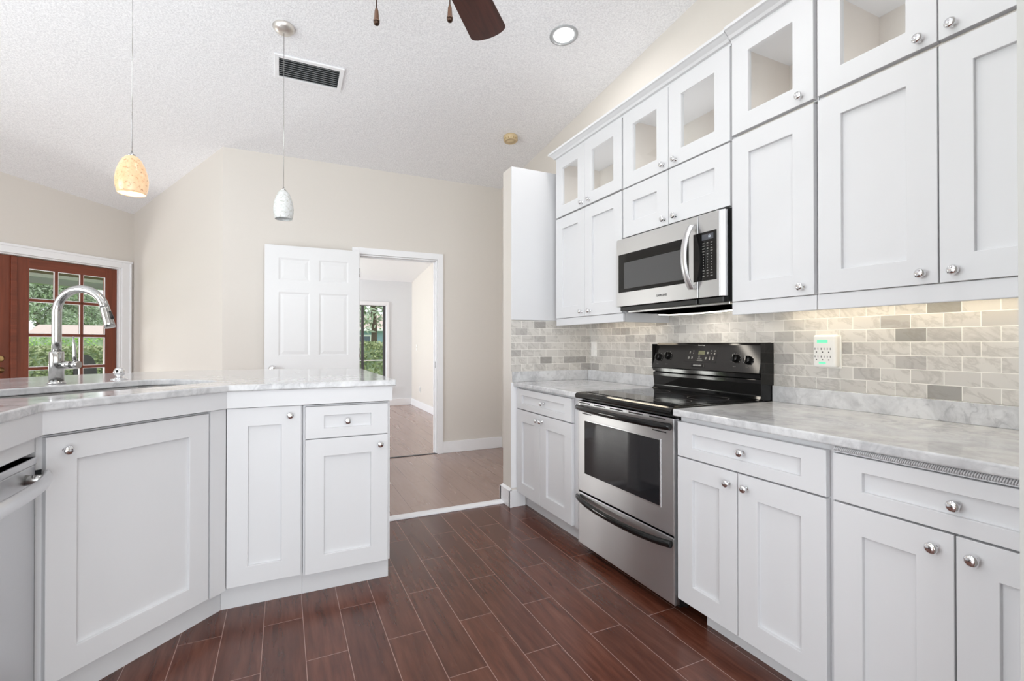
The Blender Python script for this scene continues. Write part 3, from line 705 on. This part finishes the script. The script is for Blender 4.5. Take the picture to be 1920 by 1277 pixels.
# stainless side trims
for x0 in (0, RW - .003): B('side_trim', M['steel_soft'], x0, x0 + .003, 0, .03, .05, .868, rg)

# ------------------------------------------------------------------ microwave
mw = thing('microwave', 'stainless over-the-range microwave with black glass window under the short cabinet', 'microwave', (1.783, 2.300, 0), RZ)
MW = 0.768
B('body', M['black_soft'], .0, MW - .002, .03, XR - 1.783, 1.39, 1.815, mw)
df = MB(); df.box(0, .619, 0, .03, 1.414, 1.806); dfo = df.build('door', M['steel'], mw, .002)
B('window_frame', M['black'], .02, .562, -.002, .002, 1.494, 1.716, dfo, .008, 3)
B('window_screen', M['mwscreen'], .073, .552, -.003, .0, 1.513, 1.664, dfo, .004)
fc = MB(); fc.box(.6215, .745, 0, .03, 1.414, 1.806); fco = fc.build('control_fascia', M['steel'], mw, .002)
bv = MB(); bv.prism([(.746, .0, 1.414), (.766, .012, 1.414), (.766, .035, 1.414), (.746, .035, 1.414)], (0, 0, .392)); bv.build('edge_trim', M['steel_soft'], mw, .002)
pn = MB(); pn.box(.592, .729, -.002, .002, 1.492, 1.721); pno = pn.build('keypad_panel', M['black'], fco, .006, 3)
B('display', M['lcdgrey'], .646, .713, -.0032, -.001, 1.682, 1.709, pno)
text('display_digits', '12', .014, M['lcdtext'], pno, (.69, -.0036, 1.6955), (PI / 2, 0, 0))
KEYS = ['More', 'Less', 'Auto', 'Pop', 'Beef', 'Fish', '1', '2', '3', '4', '5', '6', '7', '8', '9', '<', '0', '>', 'Time', 'Set', 'Fan', 'Stop', 'Lamp', 'Start']
kt = MB(); rows = 13
for r in range(rows):
    z = 1.668 - r * .0128
    for c in range(3):
        x = .655 + c * .0235; w = random.choice((.009, .011, .013)) if r < 5 or r > 9 else .004
        hh = .0035 if r % 2 == 0 or 5 <= r <= 9 else .0025
        kt.box(x - w / 2, x + w / 2, -.0026, -.0019, z - hh, z + hh * .4)
kt.build('key_print', M['printdim'], pno)
# bowed handle
hp = []
for i in range(25):
    u = i / 24; z = 1.458 + (1.766 - 1.458) * u; b = .014 + .05 * (1 - abs(2 * u - 1) ** 2.2)
    hp.append(((.592, -b, z), (1, 0, 0), (0, 1, 0)))
pr = [(.019 * math.cos(2 * PI * k / 14), .008 * math.sin(2 * PI * k / 14)) for k in range(14)]
h = MB().sweep(pr, hp).build('handle', M['steel_soft'], dfo, .001)
for f in h.data.polygons: f.use_smooth = True
for z in (1.47, 1.754): B('handle_mount', M['nickel'], .582, .602, -.024, .001, z - .008, z + .008, h)
text('logo_text', 'SAMSUNG', .017, M['inkdark'], dfo, (.377, -.0006, 1.4505), (PI / 2, 0, 0))
vg = MB(); vg.box(.05, .60, .012, .05, 1.386, 1.412); vg.box(.61, .755, .012, .05, 1.386, 1.412); vg.build('vent_grille', M['black_soft'], mw, .003)
B('underside_plate', M['steel_soft'], .045, MW - .01, .05, XR - 1.80, 1.378, 1.392, mw, .003)

# led tape under the microwave
lt = MB(); pts = [(2.10, 2.29, 1.376), (2.06, 2.16, 1.366), (2.02, 2.01, 1.362), (1.96, 1.81, 1.356), (1.9, 1.65, 1.353), (1.86, 1.545, 1.352)]
lt.tube(pts, 0.0035, 8); tag(lt.build('led_strip', M['led']), 'glowing LED strip curving beneath the microwave', 'light')
area('under_microwave_led', (2.0, 1.92, 1.345), (2.13, 1.92, 0.9), 0.05, 0.7, 1.7, (1, 0.92, 0.8))
area('under_cabinet_led_right', (2.13, 0.97, 1.372), (2.13, 0.97, 0.9), 0.03, 1.05, 1.7, (1, 0.88, 0.66))
area('under_cabinet_led_left', (2.12, 2.68, 1.372), (2.12, 2.68, 0.9), 0.03, 0.7, 0.55, (1, 0.86, 0.66))

# outlets on the tile
sp = thing('surge_protector', 'white six-outlet surge protector with green lights on the marble tile', 'outlet', (2.2, 1.377, 1.0925), RZ)
B('housing', M['plastic'], 0, .102, -.034, 0, 0, .145, sp, .01, 4)
B('wall_plate', M['plastic'], .008, .108, -.006, 0, -.004, .142, sp, .002)
sl = MB()
for r in range(2):
    for c in range(3):
        x = .0175 + c * .027; z = .082 - r * .0345
        for dx in (-.0065, .0065): sl.box(x + dx - .0013, x + dx + .0013, -.0345, -.033, z - .0045, z + .0045)
        sl.box(x - .0025, x + .0025, -.0345, -.033, z - .0165, z - .0118)
sl.build('socket', M['slot'], sp)
B('indicator', M['greenled'], .02, .066, -.0346, -.033, .109, .123, sp); B('indicator', M['greenled'], .028, .058, -.0346, -.033, .016, .024, sp)
op = thing('outlet', 'small white wall outlet on the tile near the inner corner behind the short worktop', 'outlet', (2.2, 3.15, 1.095), RZ)
B('cover_plate', M['plastic'], 0, .072, -.006, 0, 0, .115, op, .002)
s2 = MB(); s2.box(.02, .052, -.0085, -.005, .02, .052); s2.box(.02, .052, -.0085, -.005, .063, .095); s2.build('receptacle', M['plastic'], op, .003)
op = thing('outlet', 'low white outlet on the bright bedroom wall above the baseboard', 'outlet', (XR, 8.74, 0.29), RZ)
B('cover_plate', M['plastic'], 0, .072, -.006, 0, 0, .115, op, .002); B('receptacle', M['ventslat'], .02, .052, -.0085, -.005, .02, .095, op, .003)
op = thing('light_switch', 'white light switch on the bright bedroom wall seen through the doorway', 'switch', (XR, 9.0, 1.06), RZ)
B('cover_plate', M['plastic'], 0, .072, -.006, 0, 0, .115, op, .002); B('toggle', M['plastic'], .03, .042, -.014, -.005, .045, .07, op, .002)

# ------------------------------------------------------------------ peninsula
IT = 1.016
PC = Vector((-0.227, 2.455, 0)); t45 = Vector((.70711, .70711, 0)); n45 = Vector((-.70711, .70711, 0))
PL = PC - t45 * 0.655                                     # corner between sink face and dishwasher face
def pw(s, w, z=0): q = PC + t45 * s + n45 * w; return (q.x, q.y, z)
# right face: narrow door cabinet and drawer cabinet
t = thing('peninsula_cabinet', 'narrow single-door white cabinet in the peninsula next to the angled sink cabinet', 'cabinet', (-0.227, 2.455, 0), 0)
m = MB(); m.prism([(0.004, .021, .105), (.311, .021, .105), (.311, .56, .105), (-.21, .56, .105)], (0, 0, .675)); m.prism([(0.004, .021, .78), (.311, .021, .78), (.311, .08, .78), (-.015, .08, .78)], (0, 0, .125)); m.build('carcass', M['cab'], t)
B('toe_kick', M['cab'], -.024, .311, .06, .075, 0, .105, t)
d = shaker('door', t, .003, .304, .117, .909, 0, .083); knob(d, .257, .866, 0)
t = thing('peninsula_cabinet', 'white cabinet with one drawer over one door at the end of the peninsula', 'cabinet', (0.085, 2.455, 0), 0)
m = MB(); m.box(0.001, .406, .021, .6, .105, .905); m.build('carcass', M['cab'], t); B('toe_kick', M['cab'], 0, .406, .06, .075, 0, .105, t)
d = shaker('drawer', t, .01, .393, .748, .899, 0, .083, .045); knob(d, .2, .822, .009)
d = shaker('door', t, .01, .393, .11, .743, 0, .083); knob(d, .353, .697, 0)
# corner sink cabinet (45 degrees)
t = thing('sink_cabinet', 'white angled sink cabinet with one large door beside the dishwasher', 'cabinet', PL, PI / 4)
LC = 0.655
m = MB(); m.prism([(.004, .021, .105), (LC - .004, .021, .105), (LC + .195, .5, .105), (LC - .1, .6, .105), (.1, .6, .105), (-.195, .5, .105)], (0, 0, .675)); m.prism([(.004, .021, .8), (LC - .004, .021, .8), (LC + .025, .08, .8), (-.025, .08, .8)], (0, 0, .105)); m.build('carcass', M['cab'], t)
B('toe_kick', M['cab'], -.02, LC + .0249, .06, .075, 0, .105, t)
d = shaker('door', t, .02, .575, .113, .9, 0, .084); knob(d, .07, .852, 0)
B('filler_strip', M['cab'], .582, LC + .0005, .0, .02, .11, .909, t)
# apron under the worktop
ap = MB(); off = 0.012
def apron_pts(o, z0, z1):
    return [Vector((0.497, 2.455 - o, 0)), Vector((PC.x + o * math.tan(PI / 8), 2.455 - o, 0)), PL + Vector((o, -o * math.tan(PI / 8) , 0)), Vector((PL.x + o, 1.0, 0))]
a = apron_pts(off, 0, 0); b = apron_pts(-.012, 0, 0); zz = [.912, .986]
for i in range(3):
    P4 = [a[i], a[i + 1], b[i + 1], b[i]]; ap.prism([(p.x, p.y, zz[0]) for p in P4], (0, 0, zz[1] - zz[0]))
bmesh.ops.remove_doubles(ap.bm, verts=ap.bm.verts[:], dist=1e-5)
apo = thing('apron_board', 'long white angled apron board directly under the peninsula worktop', 'board')
ap.build('board', M['cab'], apo)
B('filler_panel', M['cab'], PL.x - .02, PL.x - .004, 1.3, PL.y - .01, .862, .912, apo, .002)
# knee wall behind the cabinets carrying the bar overhang
kw = MB(); kw.prism([(.49, 3.08, 0), (.49, 3.2, 0), (-.66, 3.2, 0), (-1.45, 2.86, 0), (-1.45, 2.74, 0), (-.64, 3.08, 0)], (0, 0, .985))
struct(kw.build('wall_knee', M['trim']))
struct(MB().box(-1.45, -1.33, 0.9, 2.73, 0, .985).build('wall_knee_side', M['trim']))
# dishwasher
dw = thing('dishwasher', 'stainless dishwasher with bowed bar handle beside the angled sink cabinet', 'dishwasher', (PL.x - .002, 1.385, 0), PI / 2)
DW = PL.y - .012 - 1.385
B('tub', M['black_soft'], .005, DW - .005, .03, .58, .1, .855, dw); B('toe_panel', M['black_soft'], .005, DW - .005, .06, .075, 0, .1, dw)
do = B('door', M['steel'], 0, DW, 0, .03, .115, .825, dw, .004)
B('top_edge', M['steel_soft'], 0, DW, -.004, .035, .826, .848, dw, .003)
B('lower_panel', M['steel_soft'], 0, DW, .012, .02, .1, .114, dw)
hp = []
for i in range(25):
    u = i / 24; x = .025 + (DW - .05) * u; b = .036 + .034 * (1 - abs(2 * u - 1) ** 3)
    hp.append(((x, -b, .79), (0, 1, 0), (0, 0, 1)))
pr = [(.013 * math.cos(2 * PI * k / 14), .021 * math.sin(2 * PI * k / 14)) for k in range(14)]
h = MB().sweep(pr, hp).build('handle', M['steel_soft'], do, .002)
for f in h.data.polygons: f.use_smooth = True
for x in (.06, DW - .06): MB().lathe([(0, 0), (.016, 0), (.012, .045), (0, .045)], 16, Matrix.Translation((x, 0, .79)) @ Matrix.Rotation(PI / 2, 4, 'X')).build('handle_mount', M['nickel'], h)

# worktop with sink cut-out
ct = thing('countertop', 'curved grey marble worktop of the peninsula with the sink cut-out', 'countertop')
def rounded(cs, r, n=6):
    """rounded rectangle in (s,w)"""
    (s0, s1), (w0, w1) = cs; out = []
    for cx, cy, a0 in ((s1 - r, w0 + r, -90), (s1 - r, w1 - r, 0), (s0 + r, w1 - r, 90), (s0 + r, w0 + r, 180)):
        for k in range(n + 1):
            a = math.radians(a0 + 90 * k / n); out.append((cx + r * math.cos(a), cy + r * math.sin(a)))
    return out
back = [(.515, 3.62), (.3, 3.71), (.0, 3.80), (-.25, 3.845), (-.45, 3.85), (-.65, 3.83), (-.85, 3.77), (-1.05, 3.66), (-1.2, 3.53), (-1.35, 3.37), (-1.6, 3.0), (-1.7, 2.6), (-1.7, 1.0)]
outer = [(.515, 2.43), ] + back + [(-.672, 1.0), (-.672, 1.975), (-.216, 2.43)]
hole = [pw(s, w)[:2] for s, w in rounded(((-.66, .165), (.19, .655)), .11)]
bm = bmesh.new(); ed = []
for loop in (outer, hole):
    vs_ = [bm.verts.new((x, y, IT)) for x, y in loop]
    for i in range(len(vs_)): ed.append(bm.edges.new((vs_[i], vs_[(i + 1) % len(vs_)])))
r = bmesh.ops.triangle_fill(bm, use_beauty=True, edges=ed)
bmesh.ops.dissolve_limit(bm, angle_limit=0.01, verts=bm.verts[:], edges=bm.edges[:], delimit={'NORMAL'}) if False else None
ex = bmesh.ops.extrude_face_region(bm, geom=bm.faces[:])
for v in [g for g in ex['geom'] if isinstance(g, bmesh.types.BMVert)]: v.co.z -= .03
mm = MB(); mm.bm.free(); mm.bm = bm
mm.build('marble_slab', M['marble'], ct, 0.006, 3)
# sink bowl
sk = thing('sink', 'undermount stainless sink basin in the peninsula worktop', 'sink')
sm = MB(); lv = [(.006, IT - .0325), (.0, IT - .0335), (.0, IT - .12), (-.012, IT - .19), (-.05, IT - .2)]
rings = []
for o, z in lv: rings.append([sm.bm.verts.new(pw(s, w, z)) for s, w in rounded(((-.66 - o, .165 + o), (.19 - o, .655 + o)), max(.11 + o, .03))])
for a_, b_ in zip(rings, rings[1:]):
    for k in range(len(a_)):
        j = (k + 1) % len(a_); f = sm.bm.faces.new((a_[k], a_[j], b_[j], b_[k])); f.smooth = True
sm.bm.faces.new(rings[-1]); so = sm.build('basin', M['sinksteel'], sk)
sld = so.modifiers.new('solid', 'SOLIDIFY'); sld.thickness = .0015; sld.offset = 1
MB().lathe([(0, 0), (.042, 0), (.045, .003), (.03, .004), (.028, .001), (0, .001)], 20, Matrix.Translation(pw(-.25, .42, IT - .2))).build('drain', M['chrome'], sk)

# faucet
fx, fy = -0.927, 2.853
fa = thing('faucet', 'tall brushed steel gooseneck faucet beside the sink', 'faucet', (fx, fy, IT), math.atan2(-.38, .92))
MB().lathe([(0, 0), (.033, 0), (.033, .006), (.027, .010), (.027, .012), (0, .012)], 28).build('base_plate', M['nickel'], fa)
MB().lathe([(.0, .01), (.0265, .01), (.0265, .142), (.024, .146), (0, .146)], 28).build('body', M['nickel'], fa)
R_ = .105; zt = .325
arc = [(0, 0, .14), (0, 0, .2), (0, 0, .26)] + [(R_ - R_ * math.cos(a), 0, zt + R_ * math.sin(a)) for a in [math.radians(k) for k in range(0, 172, 6)]]
MB().tube(arc, .0175, 18).build('spout', M['nickel'], fa)
e = Vector(arc[-1]); dd = (Vector(arc[-1]) - Vector(arc[-2])).normalized()
MB().tube([e, e + dd * .004, e + dd * .03, e + dd * .075, e + dd * .095], [.0185, .0185, .0195, .0205, .021], 18).build('spray_head', M['nickel'], fa)
sb = MB(); sb.tube([e + dd * .02 + Vector((.014, 0, 0)), e + dd * .055 + Vector((.02, 0, 0))], .0085, 10); sb.build('spray_button', M['black_soft'], fa)
hb = MB(); hb.tube([(.02, 0, .086), (.062, 0, .086)], .0165, 18); hb.tube([(.063, 0, .086), (.098, 0, .086)], .0165, 18)
ho = hb.build('handle_hub', M['nickel'], fa)
MB().tube([(.078, 0, .098), (.077, 0, .13), (.074, .0, .18), (.07, 0, .215)], [.008, .0075, .006, .0035], 12).build('lever', M['nickel'], ho)
sd_ = thing('soap_dispenser', 'small round chrome soap dispenser on the worktop beside the faucet', 'dispenser', (-.749, 3.054, IT))
MB().lathe([(0, 0), (.034, 0), (.034, .005), (.02, .008), (.016, .012), (0, .012)], 24).build('flange', M['chrome'], sd_)
MB().lathe([(.012, .01)] + [(.0245 * math.sin(a), .0375 - .0255 * math.cos(a)) for a in [math.radians(k) for k in range(25, 181, 12)]] + [(0, .063)], 24).build('ball', M['chrome'], sd_)
MB().lathe([(0, -.002), (.006, -.002), (.006, .004), (0, .004)], 12, Matrix.Translation((-.004, -.0235, .044)) @ Matrix.Rotation(PI / 2, 4, 'X')).build('spout_hole', M['black_soft'], sd_)

# ------------------------------------------------------------------ ceiling things
SL = math.atan(-0.107)
def pendant(label, x, y, ztop, mat, lit, r=.0585, hgt=.186):
    t = thing('pendant_lamp', label, 'lamp', (x, y, ztop - hgt))
    MB().lathe([(0, 0), (.063, 0), (.066, -.006), (.05, -.026), (.03, -.036), (0, -.038)][::1], 28).build('canopy', M['satin'], t, loc=(0, 0, zc(y) - ztop + hgt), rot=(SL, 0, 0))
    MB().tube([(0, 0, hgt + .01), (0, 0, zc(y) - ztop + hgt - .03)], .0016, 6).build('cord', M['nickel'], t)
    MB().lathe([(0, hgt + .016), (.003, hgt + .016), (.006, hgt + .006), (.018, hgt - .007), (0, hgt - .007)], 16).build('cap', M['nickel'], t)
    prof = [(.16, .985), (.36, .95), (.58, .86), (.77, .72), (.92, .55), (1.0, .36), (.97, .18), (.88, .04), (.84, .0)]
    s = MB().lathe([(r * a, hgt * b) for a, b in prof] + [(r * .8, .004), (r * .9, hgt * .2), (r * .92, hgt * .36), (r * .7, hgt * .72), (r * .3, hgt * .93)], 28).build('shade', mat, t)
    if lit:
        l = bpy.data.lights.new('pendant_bulb', 'POINT'); l.energy = 1.2; l.color = (1, .82, .6); l.shadow_soft_size = .02
        o = bpy.data.objects.new('pendant_bulb', l); COL.objects.link(o); o.location = (x, y, ztop - hgt * .95)
    return t
pendant('white crackle-glass pendant lamp, unlit, hanging in front of the beige wall', 0.0, 3.31, 2.158, M['shade_off'], False)
pendant('glowing amber glass pendant lamp hanging over the sink', -.60, 2.61, 2.025, M['shade_on'], True, .0605, .172)

def tilt(name, label, cat, x, y): 
    t = thing(name, label, cat, (x, y, zc(y))); t.rotation_euler = (SL, 0, 0); return t
v = tilt('ceiling_vent', 'rectangular white air vent with dark slats in the sloping ceiling', 'vent', .165, 3.705)
m = MB()
for x0, x1, y0, y1 in ((-.225, .225, -.135, -.105), (-.225, .225, .105, .135), (-.225, -.195, -.105, .105), (.195, .225, -.105, .105)): m.box(x0, x1, y0, y1, -.012, .0)
m.build('frame', M['trim'], v, .003)
B('duct', M['ventdark'], -.195, .195, -.105, .105, -.003, -.001, v)
sl = MB()
for k in range(9):
    y = -.093 + k * .0232; sl.prism([(-.195, y + .007, -.002), (-.195, y + .0085, -.003), (-.195, y - .006, -.015), (-.195, y - .0075, -.014)], (.39, 0, 0))
sl.build('slat', M['ventslat'], v)
def can(label, x, y, visible=True, power=6.5):
    t = tilt('recessed_light', label, 'light', x, y)
    MB().lathe([(.094, 0), (.094, -.004), (.086, -.006), (.068, .0), (.068, .0)], 32).build('trim_ring', M['ventslat'], t)
    MB().lathe([(0, -.0015), (.068, -.0015), (.068, -.0005), (0, -.0005)], 32).build('lens', M['canlens'], t)
    a = area('can_light', (x, y, zc(y) - .012), (x, y, 0), .13, .13, power, (1, .98, .95), 'DISK')
can('round recessed ceiling light glowing white above the wall cabinets', 1.672, 2.709)
for x, y in ((1.0, .9), (.4, 1.95), (-1.2, .9), (-.9, -1.2), (.9, -1.2)):
    area('added_downlight', (x, y, zc(y) - .02), (x, y, 0),   .14, .14, 6.5, (1, .98, .95), 'DISK')  # unseen lamps without fixtures, added to brighten the kitchen
s_ = tilt('smoke_detector', 'yellowed round smoke detector on the ceiling near the stub wall', 'detector', 1.884, 3.983)
MB().lathe([(0, 0), (.064, 0), (.066, -.012), (.061, -.044), (.05, -.052), (.048, -.048), (.03, -.048), (.028, -.053), (0, -.054)], 30).build('housing', M['yellowed'], s_)
m = MB()
for k in range(16):
    a = 2 * PI * k / 16; m.box(.061 * math.cos(a) - .003, .061 * math.cos(a) + .003, .061 * math.sin(a) - .003, .061 * math.sin(a) + .003, -.042, -.03)
m.build('grille', M['brass'], s_)

# ceiling fan
fh = (0.332, 1.292); fz = 2.43
fan = thing('ceiling_fan', 'dark walnut ceiling fan with one blade and two pull chains in view', 'fan', (fh[0], fh[1], fz))
MB().lathe([(0, zc(fh[1]) - fz), (.07, zc(fh[1]) - fz), (.075, zc(fh[1]) - fz - .02), (.03, zc(fh[1]) - fz - .07), (0, zc(fh[1]) - fz - .07)], 28).build('canopy', M['bronzechain'], fan)
MB().tube([(0, 0, .1), (0, 0, zc(fh[1]) - fz - .05)], .0125, 12).build('downrod', M['bronzechain'], fan)
MB().lathe([(0, .13), (.04, .13), (.1, .1), (.125, .06), (.125, .02), (.1, -.02), (.06, -.04), (.06, -.1), (.1, -.115), (.1, -.15), (0, -.155)], 32).build('motor', M['bronzechain'], fan)
bl = MB()
L0, L1, hw0, hw1 = .17, .642, .055, .073
top = [(L0, -hw0), (L1 - .035, -hw1)] + [(L1 - .035 + .035 * math.cos(a), (hw1) * math.sin(a)) for a in [math.radians(k) for k in range(-75, 76, 15)]] + [(L1 - .035, hw1), (L0, hw0)]
bl.prism([(x, y, 0) for x, y in top], (0, 0, .007)); 
a0 = math.atan2(.755, .655)
blade0 = bl.build('blade', M['blade'], fan, .002); blade0.rotation_euler = (math.radians(-11), 0, a0)
ir = MB(); ir.box(.1, .2, -.02, .02, .007, .013); ir.box(.17, .25, -.035, .035, .007, .011); iron0 = ir.build('blade_iron', M['bronzechain'], blade0)
for k in range(1, 5):
    b2 = blade0.copy(); COL.objects.link(b2); b2.parent = fan; b2.rotation_euler = (math.radians(-11), 0, a0 + k * 2 * PI / 5)
    i2 = iron0.copy(); COL.objects.link(i2); i2.parent = b2
for px_, zb_ in ((705, 2.0687), (843, 2.077)):
    rr = (px_ - 960) / 899.8 * 1.3
    X = rr * math.cos(YAW) + 1.3 * math.sin(YAW) - fh[0]; Y = 1.3 * math.cos(YAW) - rr * math.sin(YAW) - fh[1]
    c = MB(); z = -.15
    zb2 = zb_ - fz
    c.tube([(X, Y, zb2 + .04), (X, Y, -.13)], .0016, 6)
    co = c.build('pull_chain', M['bronzechain'], fan)
    f = MB(); f.lathe([(0, .042), (.003, .042), (.0052, .034), (.0068, .012), (.0085, .009), (.0085, .006), (0, .006)], 14, Matrix.Translation((X, Y, zb2))); f.build('fob', M['fob'], co)
    f = MB(); f.lathe([(0, .007), (.0085, .007), (.0082, .002), (.006, -.003), (0, -.005)], 14, Matrix.Translation((X, Y, zb2))); f.build('fob_tip', M['bronzechain'], co)

# bedroom ceiling lamp seen at the top of the doorway
bl_ = thing('ceiling_lamp', 'pale round ceiling lamp in the bedroom just inside the doorway', 'lamp', (.86, 7.3, zb(7.3)))
MB().lathe([(0, 0), (.2, 0), (.21, -.02), (.2, -.035), (.19, -.03), (0, -.03)], 32).build('rim', M['nickel'], bl_)
MB().lathe([(0, -.03), (.185, -.03), (.16, -.07), (.1, -.095), (0, -.105)], 32).build('bowl', M['plastic'], bl_)

# ------------------------------------------------------------------ outside
struct(B('ground_lawn', M['grass'], -60, 40, 9.55, 90, -.2, -.12)); struct(MB().prism([(-40, -10, -.12), (-4.9, -10, -.12), (-4.9, 4.2, -.12), (-1.76, 7.5, -.12), (-1.76, 9.55, -.12), (-40, 9.55, -.12)], (0, 0, -.08)).build('ground_side', M['grass']))
def leaves(m, c, r, n, size, flat=1.0, core=.35):
    for _ in range(n):
        d = Vector((random.gauss(0, 1), random.gauss(0, 1), random.gauss(0, 1))).normalized(); k = core + (1 - core) * random.random() ** .5
        p = Vector(c) + Vector((d.x * r[0], d.y * r[1], d.z * r[2])) * k
        a = Vector((random.gauss(0, 1), random.gauss(0, 1), random.gauss(0, 1))).normalized() * size * random.uniform(.6, 1.3); b = a.orthogonal().normalized() * size * random.uniform(.4, .8)
        m.poly([p - a, p + b * .6, p + a, p - b * .6])
def tree(label, x, y, h, cr, n, size, mat, clumps=7, group=None, th=.16):
    t = thing('tree', label, 'tree', (x, y, -.12), 0, group)
    tk = MB(); tk.tube([(0, 0, 0), (.05, .03, h * .3), (-.04, .02, h * .55), (.05, 0, h * .8)], [th, th * .8, th * .6, th * .3], 10)
    for k in range(5):
        a = 2 * PI * k / 5 + .4; tk.tube([(0, 0, h * .42 + .1 * k), (math.cos(a) * cr * .4, math.sin(a) * cr * .4, h * .62 + .1 * k), (math.cos(a) * cr * .8, math.sin(a) * cr * .8, h * .75)], [th * .5, th * .3, th * .12], 7)
    tk.build('trunk', M['trunk'], t)
    lf = MB(); lo = h * .34
    for k in range(clumps):
        a = random.uniform(0, 2 * PI); q = random.uniform(.1, .7) * cr
        leaves(lf, (math.cos(a) * q, math.sin(a) * q, random.uniform(lo + .2, h)), (cr * .5, cr * .5, h * .16), n // clumps, size)
    lf.build('foliage', mat, t, recalc=False); return t
def hedge(label, x0, x1, y0, y1, z1, n, mat, rotz=0, loc=(0, 0, 0)):
    t = thing('hedge', label, 'hedge', loc, rotz); m = MB(); m.box(x0 + .1, x1 - .1, y0 + .1, y1 - .1, 0, z1 - .08); m.build('core', M['leaf_tree'], t)
    l = MB()
    for _ in range(n):
        f = random.random(); x = random.uniform(x0, x1)
        p = Vector((x, y0 + random.uniform(-.06, .1), random.uniform(0, z1))) if f < .7 else Vector((x, random.uniform(y0, y1), z1 + random.uniform(-.08, .06)))
        a = Vector((random.gauss(0, 1), random.gauss(0, 1), random.gauss(0, 1))).normalized() * random.uniform(.04, .09); b = a.orthogonal().normalized() * .04
        l.poly([p - a, p + b, p + a, p - b])
    l.build('foliage', mat, t, recalc=False); return t
# through the french doors (direction roughly -0.3, 0.95)
def at(px_, d, z=0.0):
    r = (px_ - 960) / 899.8 * d
    return (r * math.cos(YAW) + d * math.sin(YAW), d * math.cos(YAW) - r * math.sin(YAW), z)
pa = at(-40, 15.5); pb = at(330, 17.5); hv = Vector(pb) - Vector(pa); ha = math.atan2(hv.y, hv.x)
hedge('clipped green hedge across the garden behind the french door', -1.5, hv.length + 1, 0, .9, 1.16, 5200, M['leaf_hedge'], ha, (pa[0], pa[1], -.12))
pa = at(-60, 24); pb = at(330, 26); hv = Vector(pb) - Vector(pa); ha = math.atan2(hv.y, hv.x)
hedge('bright lime green hedge beyond the clipped hedge', -2, hv.length + 2, 0, 1.2, 1.72, 2600, M['leaf_bright'], ha, (pa[0], pa[1], -.12))
def house(label, loc, rotz, W, D, wh, rh, wallm, roofm):
    t = thing('house', label, 'house', loc, rotz); B('walls', wallm, 0, W, 0, D, 0, wh, t)
    r = MB(); r.prism([(-.5, -.5, wh), (-.5, D + .5, wh), (-.5, D / 2, wh + rh)], (W + 1, 0, 0)); ro = r.build('roof', roofm, t)
    B('fascia', M['trim'], -.5, W + .5, -.52, -.48, wh - .12, wh + .06, t)
    for k in range(int(W // 2.4)):
        f = B('window', M['trim'], .7 + k * 2.4, 1.9 + k * 2.4, -.03, .0, .9, wh - .35, t); B('pane', M['darkpane'], .8 + k * 2.4, 1.8 + k * 2.4, -.04, -.03, 1.0, wh - .45, f)
    return t
p = at(60, 34); q = at(420, 40); hv = Vector(q) - Vector(p)
house('pale-roofed neighbour house beyond the hedges behind the french door', (p[0], p[1], -.12), math.atan2(hv.y, hv.x), hv.length, 7, 1.75, 1.0, M['roofp'], M['roofp'])
tree('largest green tree towering over the pale roof outside the french door', *at(70, 50)[:2], 9.2, 3.6, 6000, .26, M['leaf_tree'], 16)
tree('rounded green tree seen through the faucet arch outside the french door', *at(140, 59)[:2], 7.6, 3.2, 5000, .26, M['leaf_tree'], 14)
tree('smaller distant green tree behind the spray head outside the french door', *at(208, 68)[:2], 6.6, 2.8, 4000, .26, M['leaf_tree'], 12)
# covered porch outside the french doors
po = empty_struct('porch_roof', (B_[0], B_[1], 0), ang)
B('soffit', M['soffit'], -4.5, 0, .16, 4.6, 2.46, 2.5, po); B('soffit', M['soffit'], 0, 6, 2.4, 4.6, 2.46, 2.5, po)
B('beam', M['trim'], -4.5, 6, 4.6, 4.66, 2.4, 2.52, po); B('gutter', M['ventslat'], -4.5, 6, 4.66, 4.8, 2.28, 2.41, po)
struct(MB().box(-4.5, 0, .16, 4.8, -.1, -.02).build('porch_floor', M['paver'], loc=(B_[0], B_[1], 0), rot=(0, 0, ang)))
# black sling chair on the porch
cx_, cy_, _ = at(193, 8.3)
ch = thing('patio_chair', 'black patio chair on the porch outside the french door', 'chair', (cx_, cy_, -.02), ang + .5)
bk = MB(); prf = []
for i in range(13):
    a = PI * i / 12; prf.append((-.29 * math.cos(a), .25, .72 + .3 * math.sin(a)))
bk.prism([(-.29, .22, .42)] + prf + [(.29, .22, .42)], (0, .02, 0)); bk.build('backrest', M['mesh_black'], ch)
B('seat', M['mesh_black'], -.3, .3, -.3, .24, .4, .44, ch, .01)
for sx in (-.27, .27):
    for sy in (-.27, .22): MB().tube([(sx, sy, 0), (sx, sy, .42)], .014, 8).build('leg', M['mesh_black'], ch)
    MB().tube([(sx, .24, .64), (sx, -.1, .66), (sx, -.28, .62), (sx, -.28, .4)], .014, 8).build('armrest', M['mesh_black'], ch)
# through the bedroom window
p = at(655, 17.5); q = at(760, 17.5); hv = Vector(q) - Vector(p)
hedge('dense hedge outside the bedroom window', -1.5, hv.length + 1.5, 0, 1.0, 1.32, 3000, M['leaf_hedge'], math.atan2(hv.y, hv.x), (p[0], p[1], -.12))
p = at(640, 30); q = at(790, 30); hv = Vector(q) - Vector(p)
house('light blue neighbour house seen through the bedroom window', (p[0], p[1], -.12), math.atan2(hv.y, hv.x), hv.length, 6, 2.2, 1.1, M['bluehouse'], M['roofp'])
tree('shady tree outside the bedroom window', *at(700, 21)[:2], 6.4, 1.9, 2600, .14, M['leaf_tree'], 12)
struct(MB().prism([at(640, 12.5, -.115), at(690, 10.2, -.115), at(760, 11.2, -.115), at(700, 14.5, -.115)], (0, 0, .02)).build('ground_path', M['path']))
